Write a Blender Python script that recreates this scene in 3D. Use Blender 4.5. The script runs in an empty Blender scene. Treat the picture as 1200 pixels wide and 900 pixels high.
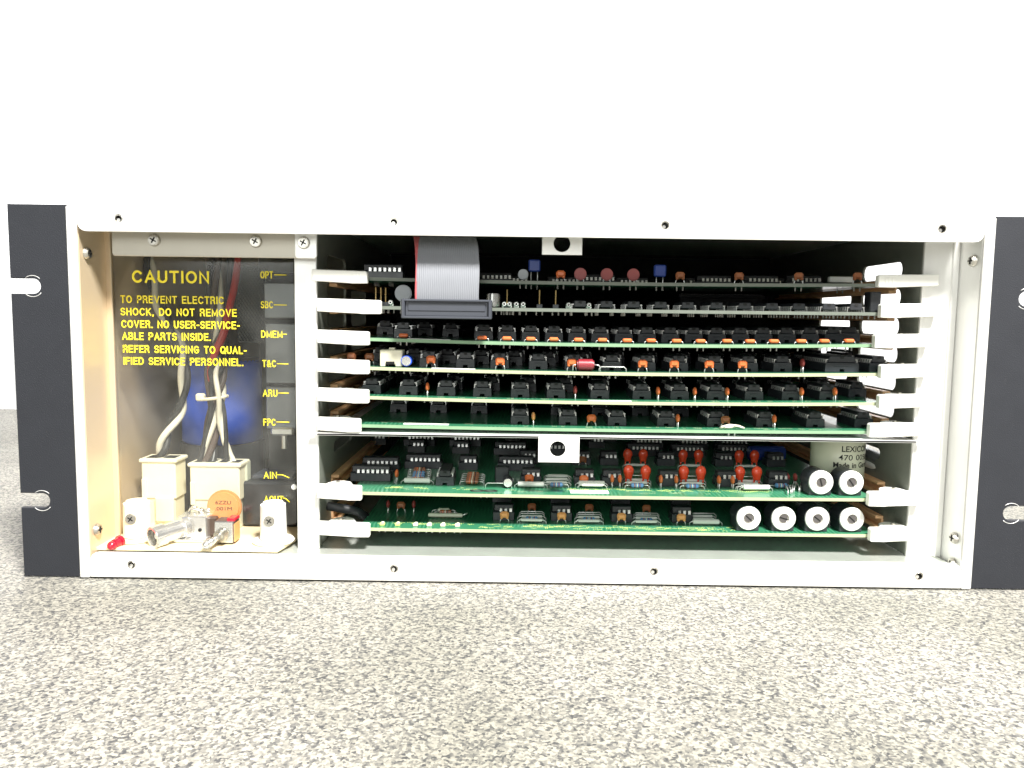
import bpy, bmesh, math, random
from mathutils import Vector, Matrix, Euler
random.seed(7)
R = math.radians
scene = bpy.context.scene
COL = scene.collection
MM = 0.001

# ---------------------------------------------------------------- camera
CX, CY, CZ = -6.98, -351.55, 128.31
PITCH, ROLL, YAW, FOC = 0.09025, 0.01286, -0.00147, 880.7
def _axes():
    cy, sy, cp, sp, cr, sr = math.cos(YAW), math.sin(YAW), math.cos(PITCH), math.sin(PITCH), math.cos(ROLL), math.sin(ROLL)
    f = Vector((sy*cp, cy*cp, -sp)); r = Vector((cy, -sy, 0)); u = r.cross(f)
    return cr*r + sr*u, -sr*r + cr*u, f
AR, AU, AF = _axes()
cam_d = bpy.data.cameras.new('camera'); cam = bpy.data.objects.new('camera', cam_d); COL.objects.link(cam)
m = Matrix.Identity(4)
for i in range(3):
    m[i][0], m[i][1], m[i][2] = AR[i], AU[i], -AF[i]
m.translation = Vector((CX, CY, CZ)) * MM
cam.matrix_world = m
cam_d.sensor_width = 36; cam_d.lens = FOC/1200*36; cam_d.clip_start = 0.01; cam_d.clip_end = 60
scene.camera = cam
# ---------------------------------------------------------------- world, lamps, exposure
w = bpy.data.worlds.new('World'); scene.world = w; w.use_nodes = True
w.node_tree.nodes['Background'].inputs[0].default_value = (1.0, 0.985, 0.955, 1)
w.node_tree.nodes['Background'].inputs[1].default_value = 0.22
def lamp(name, loc, target, size, power, color, sy=None):
    d = bpy.data.lights.new(name, 'AREA'); d.energy = power; d.color = color; d.size = size
    if sy: d.shape = 'RECTANGLE'; d.size_y = sy
    o = bpy.data.objects.new(name, d); COL.objects.link(o); o.location = loc
    o.rotation_euler = (Vector(target)-Vector(loc)).to_track_quat('-Z', 'Y').to_euler()
    return o
lamp('ceiling_lamp', (0.40, -0.78, 1.29), (0, 0, 0.08), 0.24, 80, (1.0, 0.975, 0.93))
lamp('front_fill_lamp', (-0.5, -2.3, 0.75), (0, 0, 0.09), 1.3, 20, (0.97, 1.0, 0.97), 0.9)  # added fill lamp behind the camera, lifts the front faces; no window known
lamp('wall_fill_lamp', (0.0, 1.65, 1.35), (0, 2.3, 0.9), 4.0, 150, (1.0, 1.0, 1.0), 0.3)  # added lamp out of view, keeps the background wall white
scene.view_settings.view_transform = 'Standard'; scene.view_settings.look = 'None'
scene.view_settings.gamma = 1; scene.view_settings.exposure = 0.0
scene.render.engine = 'CYCLES'
scene.cycles.max_bounces = 6; scene.cycles.transparent_max_bounces = 12

def P(px, py, Y):
    """pixel of the photograph -> (X, Z) in mm on the vertical plane at depth Y mm"""
    d = AR*((px-600)/FOC) + AU*((450-py)/FOC) + AF
    t = (Y-CY)/d.y
    return CX+d.x*t, CZ+d.z*t

# ---------------------------------------------------------------- materials
def mat(name, col, rough=0.5, metal=0.0, var=0.12, scale=60, bump=0.0, bscale=900, spec=0.5, coat=0, stretch=(1, 1, 1), alpha=None):
    M = bpy.data.materials.new(name); M.use_nodes = True
    nt = M.node_tree; b = nt.nodes['Principled BSDF']
    tc = nt.nodes.new('ShaderNodeTexCoord'); mp = nt.nodes.new('ShaderNodeMapping'); mp.inputs['Scale'].default_value = stretch
    nt.links.new(tc.outputs['Object'], mp.inputs[0])
    n = nt.nodes.new('ShaderNodeTexNoise'); n.inputs['Scale'].default_value = scale; n.inputs['Detail'].default_value = 6
    nt.links.new(mp.outputs[0], n.inputs[0])
    mr = nt.nodes.new('ShaderNodeMapRange'); mr.inputs[3].default_value = 1-var; mr.inputs[4].default_value = 1+var
    nt.links.new(n.outputs[0], mr.inputs[0])
    mx = nt.nodes.new('ShaderNodeVectorMath'); mx.operation = 'SCALE'; mx.inputs[0].default_value = col
    nt.links.new(mr.outputs[0], mx.inputs['Scale']); nt.links.new(mx.outputs[0], b.inputs['Base Color'])
    r = nt.nodes.new('ShaderNodeMapRange'); r.inputs[3].default_value = max(.02, rough-.1); r.inputs[4].default_value = min(1, rough+.1)
    nt.links.new(n.outputs[0], r.inputs[0]); nt.links.new(r.outputs[0], b.inputs['Roughness'])
    b.inputs['Metallic'].default_value = metal; b.inputs['Specular IOR Level'].default_value = spec
    b.inputs['Coat Weight'].default_value = coat
    if bump:
        n2 = nt.nodes.new('ShaderNodeTexNoise'); n2.inputs['Scale'].default_value = bscale; n2.inputs['Detail'].default_value = 4
        nt.links.new(mp.outputs[0], n2.inputs[0])
        bp = nt.nodes.new('ShaderNodeBump'); bp.inputs['Strength'].default_value = bump; bp.inputs['Distance'].default_value = 0.0004
        nt.links.new(n2.outputs[0], bp.inputs['Height']); nt.links.new(bp.outputs[0], b.inputs['Normal'])
    return M
M = {}
def scuff(Mt):
    nt = Mt.node_tree; b = nt.nodes['Principled BSDF']; src = b.inputs['Base Color'].links[0].from_socket
    tc = nt.nodes.new('ShaderNodeTexCoord'); mp = nt.nodes.new('ShaderNodeMapping'); mp.inputs['Scale'].default_value = (1, 1, .25); mp.inputs['Rotation'].default_value = (0, .5, 0)
    n = nt.nodes.new('ShaderNodeTexNoise'); n.inputs['Scale'].default_value = 420; n.inputs['Detail'].default_value = 8; n.inputs['Roughness'].default_value = .7
    nt.links.new(tc.outputs['Object'], mp.inputs[0]); nt.links.new(mp.outputs[0], n.inputs[0])
    r = nt.nodes.new('ShaderNodeMapRange'); r.inputs[1].default_value = .66; r.inputs[2].default_value = .74; r.inputs[4].default_value = .5; nt.links.new(n.outputs[0], r.inputs[0])
    mx = nt.nodes.new('ShaderNodeMix'); mx.data_type = 'RGBA'; nt.links.new(r.outputs[0], mx.inputs[0]); nt.links.new(src, mx.inputs[6]); mx.inputs[7].default_value = (.12, .12, .13, 1)
    nt.links.new(mx.outputs[2], b.inputs['Base Color'])
M['black_paint'] = mat('black_paint', (.015, .017, .023), .65, 0, .12, 90, .35, 1600)
scuff(M['black_paint'])
M['alu'] = mat('brushed_aluminium', (.87, .87, .85), .42, .45, .05, 120, .12, 700, stretch=(1, 1, .06))
M['alu_h'] = mat('brushed_aluminium_lengthwise', (.88, .88, .86), .42, .2, .05, 120, .10, 700, stretch=(.06, 1, 1))
M['alu_dark'] = mat('dull_aluminium', (.62, .65, .60), .35, .6, .10, 60, .2, 600, stretch=(1, 1, .1))
M['gold'] = mat('warm_lit_chromated_aluminium', (.74, .60, .42), .40, .45, .10, 22, .1, 500, stretch=(1, 1, .12))  # chromate colour also carries the warm light of the left side
M['gold_dark'] = mat('worn_chromated_aluminium', (.50, .475, .41), .45, .4, .14, 30, .15, 500, stretch=(1, 1, .2))
M['cage'] = mat('grey_cage_metal', (.22, .235, .205), .5, .3, .15, 50, .2, 500)
M['dark_back'] = mat('dark_backplane', (.012, .013, .012), .6, 0, .2, 60)
M['nylon'] = mat('white_nylon', (.84, .84, .79), .45, 0, .05, 120, .2, 400)
M['ivory'] = mat('ivory_nylon', (.88, .82, .62), .45, 0, .06, 90, .2, 500)
M['phenolic'] = mat('cream_phenolic_board', (.78, .66, .44), .42, 0, .12, 45)
M['tan'] = mat('tan_phenolic_rail', (.78, .47, .25), .45, 0, .25, 120, .3, 700, stretch=(1, .1, 1))
M['screw'] = mat('plated_steel', (.55, .53, .48), .28, .95, .08, 200)
M['dark'] = mat('dark_recess', (.01, .01, .01), .8)
M['ic'] = mat('black_epoxy', (.022, .024, .028), .42, 0, .12, 300, .25, 1800)
M['socket'] = mat('black_socket_plastic', (.030, .034, .040), .36, 0, .1, 300)
M['pin'] = mat('tinned_pins', (.72, .72, .70), .3, .75, .08, 400)
M['orange'] = mat('orange_dipped_ceramic', (.72, .17, .05), .35, 0, .15, 300)
M['peach'] = mat('pale_orange_dipped_ceramic', (.82, .36, .13), .4, 0, .12, 300)
M['redcap'] = mat('red_epoxy', (.84, .075, .025), .22, 0, .12, 260, coat=.5)
M['maroon'] = mat('maroon_sleeve', (.24, .02, .03), .25, 0, .15, 200, coat=.4)
M['reddark'] = mat('dull_red_disc', (.30, .05, .045), .4, 0, .15, 200)
M['blue'] = mat('blue_sleeve', (.03, .14, .90), .35, 0, .2, 30, coat=.3)
M['blue_dull'] = mat('dull_blue_plastic', (.02, .05, .26), .4, 0, .15, 100)
M['bluecomp'] = mat('blue_resistor_body', (.12, .28, .52), .3, 0, .1, 300)
M['brown'] = mat('brown_resistor_body', (.34, .12, .05), .35, 0, .15, 300)
M['cream'] = mat('cream_component', (.76, .72, .56), .45, 0, .06, 200)
M['greycap'] = mat('grey_green_sleeve', (.62, .64, .50), .38, 0, .05, 60)
M['silver'] = mat('silver_can', (.75, .75, .72), .22, .9, .05, 200)
M['white'] = mat('white_plastic', (.80, .80, .76), .4, 0, .04, 200)
M['grey'] = mat('grey_metal_slot', (.16, .15, .15), .35, .7, .2, 500)
M['idc'] = mat('slate_connector_plastic', (.045, .050, .064), .4, 0, .1, 100)
M['ribbon'] = mat('grey_ribbon', (.21, .22, .245), .45, 0, .04, 100)
M['ribbon_red'] = mat('red_ribbon_edge', (.50, .10, .11), .45)
M['yellow'] = mat('yellow_print', (.88, .74, .03), .6, 0, .03)
M['paleprint'] = mat('pale_yellow_print', (.62, .70, .22), .6, 0, .1)
M['ink'] = mat('black_ink', (.015, .017, .015), .6)
M['paper'] = mat('white_label_paper', (.80, .80, .76), .7, 0, .04, 200)
M['wire_w'] = mat('white_wire', (.72, .68, .56), .45, 0, .08, 100)
M['wire_k'] = mat('black_wire', (.02, .02, .02), .4, 0, .1, 100)
M['wire_br'] = mat('brown_wire', (.075, .05, .038), .45, 0, .15, 100)
M['wire_r'] = mat('red_wire', (.50, .03, .02), .4, 0, .1, 100)
M['led'] = mat('red_led_plastic', (.60, .01, .03), .15, 0, .1, 100, coat=.6)
M['disc'] = mat('orange_ceramic_disc', (.74, .30, .10), .5, 0, .08, 200, .2, 900)
M['gold_pin'] = mat('gold_pin', (.72, .52, .22), .3, .8, .05)
M['heat'] = mat('grey_heat_sink', (.20, .21, .22), .4, .5, .12, 60, .1, 500)
M['nozzle'] = mat('bright_nickel', (.78, .77, .74), .22, .85, .05, 200)
M['wall'] = mat('white_wall_paint', (.86, .86, .85), .8, 0, .02, 4)
M['solder'] = mat('solder', (.5, .5, .48), .35, .8)

def pcb_mat(name, base, light, s):
    Mt = bpy.data.materials.new(name); Mt.use_nodes = True; nt = Mt.node_tree; b = nt.nodes['Principled BSDF']
    tc = nt.nodes.new('ShaderNodeTexCoord')
    def wave(direction, scale):
        v = nt.nodes.new('ShaderNodeTexWave'); v.bands_direction = direction; v.inputs['Scale'].default_value = scale
        v.inputs['Distortion'].default_value = 5; v.inputs['Detail'].default_value = 1.5; v.inputs['Detail Scale'].default_value = .35
        nt.links.new(tc.outputs['Object'], v.inputs[0]); return v
    a, c = wave('Y', 190), wave('X', 150)
    vo = nt.nodes.new('ShaderNodeTexVoronoi'); vo.distance = 'MANHATTAN'; vo.inputs['Scale'].default_value = 55
    nt.links.new(tc.outputs['Object'], vo.inputs[0])
    sel = nt.nodes.new('ShaderNodeSeparateColor'); nt.links.new(vo.outputs['Color'], sel.inputs[0])
    gt = nt.nodes.new('ShaderNodeMath'); gt.operation = 'GREATER_THAN'; gt.inputs[1].default_value = .5; nt.links.new(sel.outputs[0], gt.inputs[0])
    mixv = nt.nodes.new('ShaderNodeMix'); nt.links.new(gt.outputs[0], mixv.inputs[0]); nt.links.new(a.outputs[1], mixv.inputs[2]); nt.links.new(c.outputs[1], mixv.inputs[3])
    cr = nt.nodes.new('ShaderNodeValToRGB'); cr.color_ramp.elements[0].position = .55; cr.color_ramp.elements[1].position = .68
    cr.color_ramp.elements[0].color = (*base, 1); cr.color_ramp.elements[1].color = (*light, 1)
    nt.links.new(mixv.outputs[0], cr.inputs[0]); nt.links.new(cr.outputs[0], b.inputs['Base Color'])
    b.inputs['Roughness'].default_value = .3; b.inputs['Coat Weight'].default_value = .3
    return Mt
M['pcb'] = pcb_mat('green_circuit_board', (.022, .17, .082), (.07, .27, .15), 1)
M['pcb_shaded'] = pcb_mat('shaded_green_circuit_board', (.016, .085, .050), (.035, .135, .08), 1)  # darker copy: shade on the upper boards put into the green
M['pcb_edge'] = mat('glass_fibre_edge', (.40, .44, .27), .6, 0, .15, 120)
M['pcb_edge_shaded'] = mat('shaded_glass_fibre_edge', (.13, .15, .125), .6, 0, .2, 120)  # darker copy: shade under the top rail put into the edge colour
M['pcb_edge_green'] = mat('green_glass_fibre_edge', (.19, .32, .19), .6, 0, .2, 120)

def clear_mat():
    Mt = bpy.data.materials.new('clear_polycarbonate'); Mt.use_nodes = True; nt = Mt.node_tree; nt.nodes.clear()
    out = nt.nodes.new('ShaderNodeOutputMaterial'); tr = nt.nodes.new('ShaderNodeBsdfTransparent'); tr.inputs[0].default_value = (.96, .965, .95, 1)
    gl = nt.nodes.new('ShaderNodeBsdfGlossy'); gl.inputs['Roughness'].default_value = .12
    df = nt.nodes.new('ShaderNodeBsdfDiffuse'); df.inputs[0].default_value = (.5, .5, .48, 1)
    fr = nt.nodes.new('ShaderNodeFresnel'); ge = nt.nodes.new('ShaderNodeNewGeometry'); ma = nt.nodes.new('ShaderNodeMath'); ma.operation = 'MULTIPLY_ADD'; ma.inputs[1].default_value = -.76; ma.inputs[2].default_value = 1.45; nt.links.new(ge.outputs['Backfacing'], ma.inputs[0]); nt.links.new(ma.outputs[0], fr.inputs[0])
    tc = nt.nodes.new('ShaderNodeTexCoord'); n = nt.nodes.new('ShaderNodeTexNoise'); n.inputs['Scale'].default_value = 45; n.inputs['Detail'].default_value = 8
    nt.links.new(tc.outputs['Object'], n.inputs[0])
    mr = nt.nodes.new('ShaderNodeMapRange'); mr.inputs[1].default_value = .4; mr.inputs[2].default_value = .8; mr.inputs[3].default_value = .008; mr.inputs[4].default_value = .09
    nt.links.new(n.outputs[0], mr.inputs[0])
    m1 = nt.nodes.new('ShaderNodeMixShader'); m2 = nt.nodes.new('ShaderNodeMixShader')
    nt.links.new(mr.outputs[0], m1.inputs[0]); nt.links.new(tr.outputs[0], m1.inputs[1]); nt.links.new(df.outputs[0], m1.inputs[2])
    nt.links.new(fr.outputs[0], m2.inputs[0]); nt.links.new(m1.outputs[0], m2.inputs[1]); nt.links.new(gl.outputs[0], m2.inputs[2])
    nt.links.new(m2.outputs[0], out.inputs[0]); return Mt
M['clear'] = clear_mat()

def granite():
    Mt = bpy.data.materials.new('speckled_granite'); Mt.use_nodes = True; nt = Mt.node_tree; b = nt.nodes['Principled BSDF']
    tc = nt.nodes.new('ShaderNodeTexCoord')
    # small domain warp so that the grains are irregular
    nz = nt.nodes.new('ShaderNodeTexNoise'); nz.inputs['Scale'].default_value = 600; nt.links.new(tc.outputs['Object'], nz.inputs[0])
    sc = nt.nodes.new('ShaderNodeVectorMath'); sc.operation = 'SCALE'; sc.inputs['Scale'].default_value = .0012; nt.links.new(nz.outputs['Color'], sc.inputs[0])
    ad = nt.nodes.new('ShaderNodeVectorMath'); nt.links.new(tc.outputs['Object'], ad.inputs[0]); nt.links.new(sc.outputs[0], ad.inputs[1])
    vo = nt.nodes.new('ShaderNodeTexVoronoi'); vo.inputs['Scale'].default_value = 1080; nt.links.new(ad.outputs[0], vo.inputs[0])
    se = nt.nodes.new('ShaderNodeSeparateColor'); nt.links.new(vo.outputs['Color'], se.inputs[0])
    big = nt.nodes.new('ShaderNodeTexNoise'); big.inputs['Scale'].default_value = 380; big.inputs['Detail'].default_value = 5; nt.links.new(tc.outputs['Object'], big.inputs[0])
    mm = nt.nodes.new('ShaderNodeMath'); mm.operation = 'MULTIPLY_ADD'; mm.inputs[1].default_value = 1.5; nt.links.new(big.outputs[0], mm.inputs[0])
    ms = nt.nodes.new('ShaderNodeMath'); ms.operation = 'SUBTRACT'; ms.inputs[1].default_value = .75; nt.links.new(se.outputs[0], ms.inputs[0]); nt.links.new(ms.outputs[0], mm.inputs[2])
    cr = nt.nodes.new('ShaderNodeValToRGB'); e = cr.color_ramp.elements
    e[0].position = .0; e[0].color = (.085, .085, .088, 1); e[1].position = .98; e[1].color = (.45, .425, .37, 1)
    for p, c in ((.16, (.15, .148, .143)), (.30, (.205, .198, .184)), (.44, (.258, .248, .222)), (.66, (.345, .33, .292))):
        q = e.new(p); q.color = (*c, 1)
    # broad faint stains and tone drift of the slab
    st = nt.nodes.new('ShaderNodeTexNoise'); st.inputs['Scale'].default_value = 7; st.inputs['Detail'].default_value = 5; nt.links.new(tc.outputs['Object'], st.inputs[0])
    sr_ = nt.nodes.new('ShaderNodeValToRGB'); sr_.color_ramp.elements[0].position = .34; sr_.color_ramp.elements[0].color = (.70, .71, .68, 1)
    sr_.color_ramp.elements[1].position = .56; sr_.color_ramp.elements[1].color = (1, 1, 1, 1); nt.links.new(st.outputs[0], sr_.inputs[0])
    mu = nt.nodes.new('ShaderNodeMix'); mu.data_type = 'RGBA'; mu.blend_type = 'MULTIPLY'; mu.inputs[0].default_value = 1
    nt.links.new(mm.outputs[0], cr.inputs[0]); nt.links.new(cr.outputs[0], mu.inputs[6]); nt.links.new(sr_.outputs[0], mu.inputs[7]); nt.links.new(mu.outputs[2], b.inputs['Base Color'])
    b.inputs['Roughness'].default_value = .6
    bp = nt.nodes.new('ShaderNodeBump'); bp.inputs['Strength'].default_value = .25; bp.inputs['Distance'].default_value = .0006
    nt.links.new(mm.outputs[0], bp.inputs['Height']); nt.links.new(bp.outputs[0], b.inputs['Normal'])
    return Mt
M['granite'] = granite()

# ---------------------------------------------------------------- mesh helpers (all in mm)
class MB:
    def __init__(s): s.bm = bmesh.new(); s.mats = []
    def _m(s, name):
        if name not in s.mats: s.mats.append(name)
        return s.mats.index(name)
    def _merge(s, b, mname, T=None, smooth=False):
        if T is not None: b.transform(T)
        me = bpy.data.meshes.new('tmp'); b.to_mesh(me); b.free()
        n0 = len(s.bm.faces); s.bm.from_mesh(me); bpy.data.meshes.remove(me)
        s.bm.faces.ensure_lookup_table(); k = s._m(mname)
        for f in s.bm.faces[n0:]: f.material_index = k; f.smooth = smooth
        return s
    def box(s, c, d, m, bev=0, T=None, rot=None, taper=None):
        b = bmesh.new(); bmesh.ops.create_cube(b, size=1)
        for v in b.verts:
            t = 1
            if taper and v.co.z > 0: t = taper
            v.co = Vector((v.co.x*d[0]*t, v.co.y*d[1], v.co.z*d[2]))
        if bev: bmesh.ops.bevel(b, geom=b.edges[:], offset=bev, segments=1, affect='EDGES')
        Tm = Matrix.Translation(c)
        if rot: Tm = Tm @ Euler(rot).to_matrix().to_4x4()
        if T is not None: Tm = T @ Tm
        return s._merge(b, m, Tm)
    def cyl(s, a, c, r, m, seg=16, r2=None, bev=0, T=None):
        a, c = Vector(a), Vector(c); L = (c-a).length
        b = bmesh.new(); bmesh.ops.create_cone(b, cap_ends=True, segments=seg, radius1=r, radius2=r if r2 is None else r2, depth=L)
        if bev:
            ed = [e for e in b.edges if abs(e.verts[0].co.z-e.verts[1].co.z) < 1e-6]
            bmesh.ops.bevel(b, geom=ed, offset=bev, segments=2, affect='EDGES')
        Tm = Matrix.Translation((a+c)/2) @ (c-a).to_track_quat('Z', 'Y').to_matrix().to_4x4()
        if T is not None: Tm = T @ Tm
        s._merge(b, m, Tm, False)
        return s
    def ring(s, a, c, ro, ri, m, seg=28):
        """tube with open bore from a to c"""
        a, c = Vector(a), Vector(c); L = (c-a).length
        b = bmesh.new(); ed = []
        prof = [(ri, 0), (ro-.3, 0), (ro, .3), (ro, L-.3), (ro-.3, L), (ri, L)]
        rows = [[b.verts.new((p[0]*math.cos(2*math.pi*i/seg), p[0]*math.sin(2*math.pi*i/seg), p[1])) for i in range(seg)] for p in prof]
        for k in range(len(prof)):
            A, B = rows[k], rows[(k+1) % len(prof)]
            for i in range(seg): b.faces.new((A[i], A[(i+1) % seg], B[(i+1) % seg], B[i]))
        bmesh.ops.recalc_face_normals(b, faces=b.faces)
        Tm = Matrix.Translation(a) @ (c-a).to_track_quat('Z', 'Y').to_matrix().to_4x4()
        return s._merge(b, m, Tm, False)
    def tube(s, pts, r, m, seg=8, rs=None):
        pts = [Vector(p) for p in pts]; b = bmesh.new(); rows = []
        up = None
        for i, p in enumerate(pts):
            t = (pts[min(i+1, len(pts)-1)]-pts[max(i-1, 0)]).normalized()
            if up is None: up = t.orthogonal().normalized()
            up = (up - t*up.dot(t)).normalized(); q = t.cross(up)
            rr = rs[i] if rs else r
            rows.append([b.verts.new(p+(up*math.cos(2*math.pi*j/seg)+q*math.sin(2*math.pi*j/seg))*rr) for j in range(seg)])
        for A, B in zip(rows, rows[1:]):
            for j in range(seg): b.faces.new((A[j], A[(j+1) % seg], B[(j+1) % seg], B[j]))
        b.faces.new(rows[0][::-1]); b.faces.new(rows[-1])
        bmesh.ops.recalc_face_normals(b, faces=b.faces)
        return s._merge(b, m, None, True)
    def ball(s, c, d, m, sub=2, T=None):
        b = bmesh.new(); bmesh.ops.create_icosphere(b, subdivisions=sub, radius=.5)
        Tm = Matrix.Translation(c) @ Matrix.Diagonal((*d, 1))
        if T is not None: Tm = T @ Tm
        return s._merge(b, m, Tm, True)
    def prism(s, poly, y0, y1, m, axis='Y', bev=0):
        """poly of (x,z) pushed along Y (or (x,y) along Z, or (y,z) along X)"""
        b = bmesh.new()
        def mk(p, t): return (p[0], t, p[1]) if axis == 'Y' else ((p[0], p[1], t) if axis == 'Z' else (t, p[0], p[1]))
        A = [b.verts.new(mk(p, y0)) for p in poly]; B = [b.verts.new(mk(p, y1)) for p in poly]
        b.faces.new(A); b.faces.new(B[::-1]); n = len(poly)
        for i in range(n): b.faces.new((A[i], B[i], B[(i+1) % n], A[(i+1) % n]))
        bmesh.ops.recalc_face_normals(b, faces=b.faces)
        if bev: bmesh.ops.bevel(b, geom=b.edges[:], offset=bev, segments=1, affect='EDGES')
        return s._merge(b, m)
    def plate(s, outline, holes, t, m, bev=.25, T=None):
        """flat sheet with real openings, drawn in its own xy plane, thickness t along z"""
        cu = bpy.data.curves.new('tmp', 'CURVE'); cu.dimensions = '2D'; cu.fill_mode = 'BOTH'
        cu.extrude = max(.01, t/2-bev); cu.bevel_depth = bev; cu.bevel_resolution = 0; cu.offset = -bev
        for L in [outline]+holes:
            sp = cu.splines.new('POLY'); sp.points.add(len(L)-1); sp.use_cyclic_u = True
            for p, q in zip(sp.points, L): p.co = (q[0], q[1], 0, 1)
        o = bpy.data.objects.new('tmp', cu); me = bpy.data.meshes.new_from_object(o)
        b = bmesh.new(); b.from_mesh(me); bpy.data.objects.remove(o); bpy.data.curves.remove(cu); bpy.data.meshes.remove(me)
        return s._merge(b, m, T)
    def mesh(s, name):
        me = bpy.data.meshes.new(name)
        s.bm.transform(Matrix.Scale(MM, 4)); s.bm.to_mesh(me); s.bm.free()
        for k in s.mats: me.materials.append(M[k])
        return me
    def build(s, name, parent=None, loc=(0, 0, 0), rz=0):
        return put(name, s.mesh(name), parent, loc, rz)

def put(name, me, parent=None, loc=(0, 0, 0), rz=0, rx=0):
    o = bpy.data.objects.new(name, me); COL.objects.link(o)
    o.location = Vector(loc)*MM; o.rotation_euler = (rx, 0, rz)
    if parent is not None: o.parent = parent
    return o
def thing(name, loc, label, cat, group=None):
    o = bpy.data.objects.new(name, None); o.empty_display_size = .01; COL.objects.link(o); o.location = Vector(loc)*MM
    return tag(o, label, cat, group)
def tag(o, label, cat, group=None):
    o['label'] = label; o['category'] = cat
    if group: o['group'] = group
    return o
def rrect(x0, y0, x1, y1, r, n=5, corners=(1, 1, 1, 1)):
    out = []
    for (cx, cy, a0), on in zip(((x1-r, y1-r, 0), (x0+r, y1-r, 90), (x0+r, y0+r, 180), (x1-r, y0+r, 270)), corners):
        if on:
            for i in range(n+1):
                a = R(a0+90*i/n); out.append((cx+r*math.cos(a), cy+r*math.sin(a)))
        else: out.append(({0: x1, 90: x0, 180: x0, 270: x1}[a0], {0: y1, 90: y1, 180: y0, 270: y0}[a0]))
    return out
def circle(cx, cy, r, n=20): return [(cx+r*math.cos(2*math.pi*i/n), cy+r*math.sin(2*math.pi*i/n)) for i in range(n)]
XZ = lambda y: Matrix.Translation((0, y, 0)) @ Matrix.Rotation(R(90), 4, 'X')          # sheet xy -> world XZ at depth y
YZ = lambda x: Matrix.Translation((x, 0, 0)) @ Matrix(((0, 0, 1, 0), (1, 0, 0, 0), (0, 1, 0, 0), (0, 0, 0, 1)))   # sheet xy -> world YZ at X
def text_mesh(mb, s, x0, x1, zc, cap, Y, m, bold=.0, thick=.12, space=1.0):
    """lettering standing in the XZ plane at depth Y, facing the viewer, fitted between x0 and x1"""
    cu = bpy.data.curves.new('tmp', 'FONT'); cu.body = s; cu.size = 1; cu.offset = bold; cu.space_word = 1.25; cu.space_character = space
    o = bpy.data.objects.new('tmp', cu); me = bpy.data.meshes.new_from_object(o)
    b = bmesh.new(); b.from_mesh(me); bpy.data.objects.remove(o); bpy.data.curves.remove(cu); bpy.data.meshes.remove(me)
    xs = [v.co.x for v in b.verts]; a, c = min(xs), max(xs)
    k = (x1-x0)/(c-a); kz = cap/.70
    for v in b.verts: v.co = Vector((x0+(v.co.x-a)*k, Y, zc-cap/2+v.co.y*kz))
    g = bmesh.ops.extrude_face_region(b, geom=b.faces[:])
    for v in g['geom']:
        if isinstance(v, bmesh.types.BMVert): v.co.y += thick
    bmesh.ops.recalc_face_normals(b, faces=b.faces)
    mb._merge(b, m)

def arc(cx, cz, rx, rz, a0, a1, n=10): return [(cx+rx*math.cos(R(a0+(a1-a0)*i/n)), cz+rz*math.sin(R(a0+(a1-a0)*i/n))) for i in range(n+1)]
def glyph(c):
    """plain grotesque capitals: (advance width, strokes) on a cap height of 1"""
    O = lambda w: [arc(w/2, .5, w/2, .5, 0, 360, 18)]
    G = {
     'A': (.78, [[(0, 0), (.39, 1), (.78, 0)], [(.13, .32), (.65, .32)]]),
     'B': (.66, [[(0, 0), (0, 1), (.38, 1)]+arc(.38, .76, .24, .24, 90, -90)+[(0, .52)], [(.38, .52)]+arc(.38, .26, .28, .26, 90, -90)+[(0, 0)]]),
     'C': (.76, [arc(.40, .5, .40, .5, 42, 318, 16)]),
     'D': (.72, [[(0, 0), (0, 1), (.30, 1)]+arc(.30, .5, .42, .5, 90, -90, 12)+[(0, 0)]]),
     'E': (.60, [[(.60, 1), (0, 1), (0, 0), (.60, 0)], [(0, .53), (.54, .53)]]),
     'F': (.56, [[(.56, 1), (0, 1), (0, 0)], [(0, .52), (.50, .52)]]),
     'G': (.78, [arc(.40, .5, .40, .5, 42, 330, 16)+[(.76, .28), (.76, .48), (.44, .48)]]),
     'H': (.68, [[(0, 0), (0, 1)], [(.68, 0), (.68, 1)], [(0, .53), (.68, .53)]]),
     'I': (.02, [[(.01, 0), (.01, 1)]]),
     'K': (.68, [[(0, 0), (0, 1)], [(.64, 1), (0, .36)], [(.24, .58), (.68, 0)]]),
     'L': (.54, [[(0, 1), (0, 0), (.54, 0)]]),
     'M': (.84, [[(0, 0), (0, 1), (.42, .12), (.84, 1), (.84, 0)]]),
     'N': (.70, [[(0, 0), (0, 1), (.70, 0), (.70, 1)]]),
     'O': (.82, O(.82)), 'Q': (.82, O(.82)+[[(.50, .26), (.84, -.04)]]),
     'P': (.64, [[(0, 0), (0, 1), (.38, 1)]+arc(.38, .73, .26, .27, 90, -90)+[(0, .46)]]),
     'R': (.68, [[(0, 0), (0, 1), (.38, 1)]+arc(.38, .75, .26, .25, 90, -90)+[(0, .50)], [(.42, .48), (.58, .40), (.62, .12), (.66, 0)]]),
     'S': (.66, [arc(.33, .75, .30, .25, 25, 250, 10)+arc(.33, .25, .33, .26, 70, -155, 10)]),
     'T': (.66, [[(0, 1), (.66, 1)], [(.33, 1), (.33, 0)]]),
     'U': (.68, [[(0, 1), (0, .34)]+arc(.34, .34, .34, .34, 180, 360, 10)+[(.68, 1)]]),
     'V': (.74, [[(0, 1), (.37, 0), (.74, 1)]]),
     '&': (.74, [[(.74, 0), (.16, .72)]+arc(.32, .80, .17, .20, 200, -30, 8)+[(.14, .44)]+arc(.27, .24, .26, .24, 140, 320, 8)+[(.68, .46)]]),
     '.': (.04, [[(0, 0), (.04, 0)]]), ',': (.06, [[(.05, .02), (0, -.16)]]), '-': (.30, [[(0, .42), (.30, .42)]]), ' ': (.34, []),
    }
    return G[c]
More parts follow.
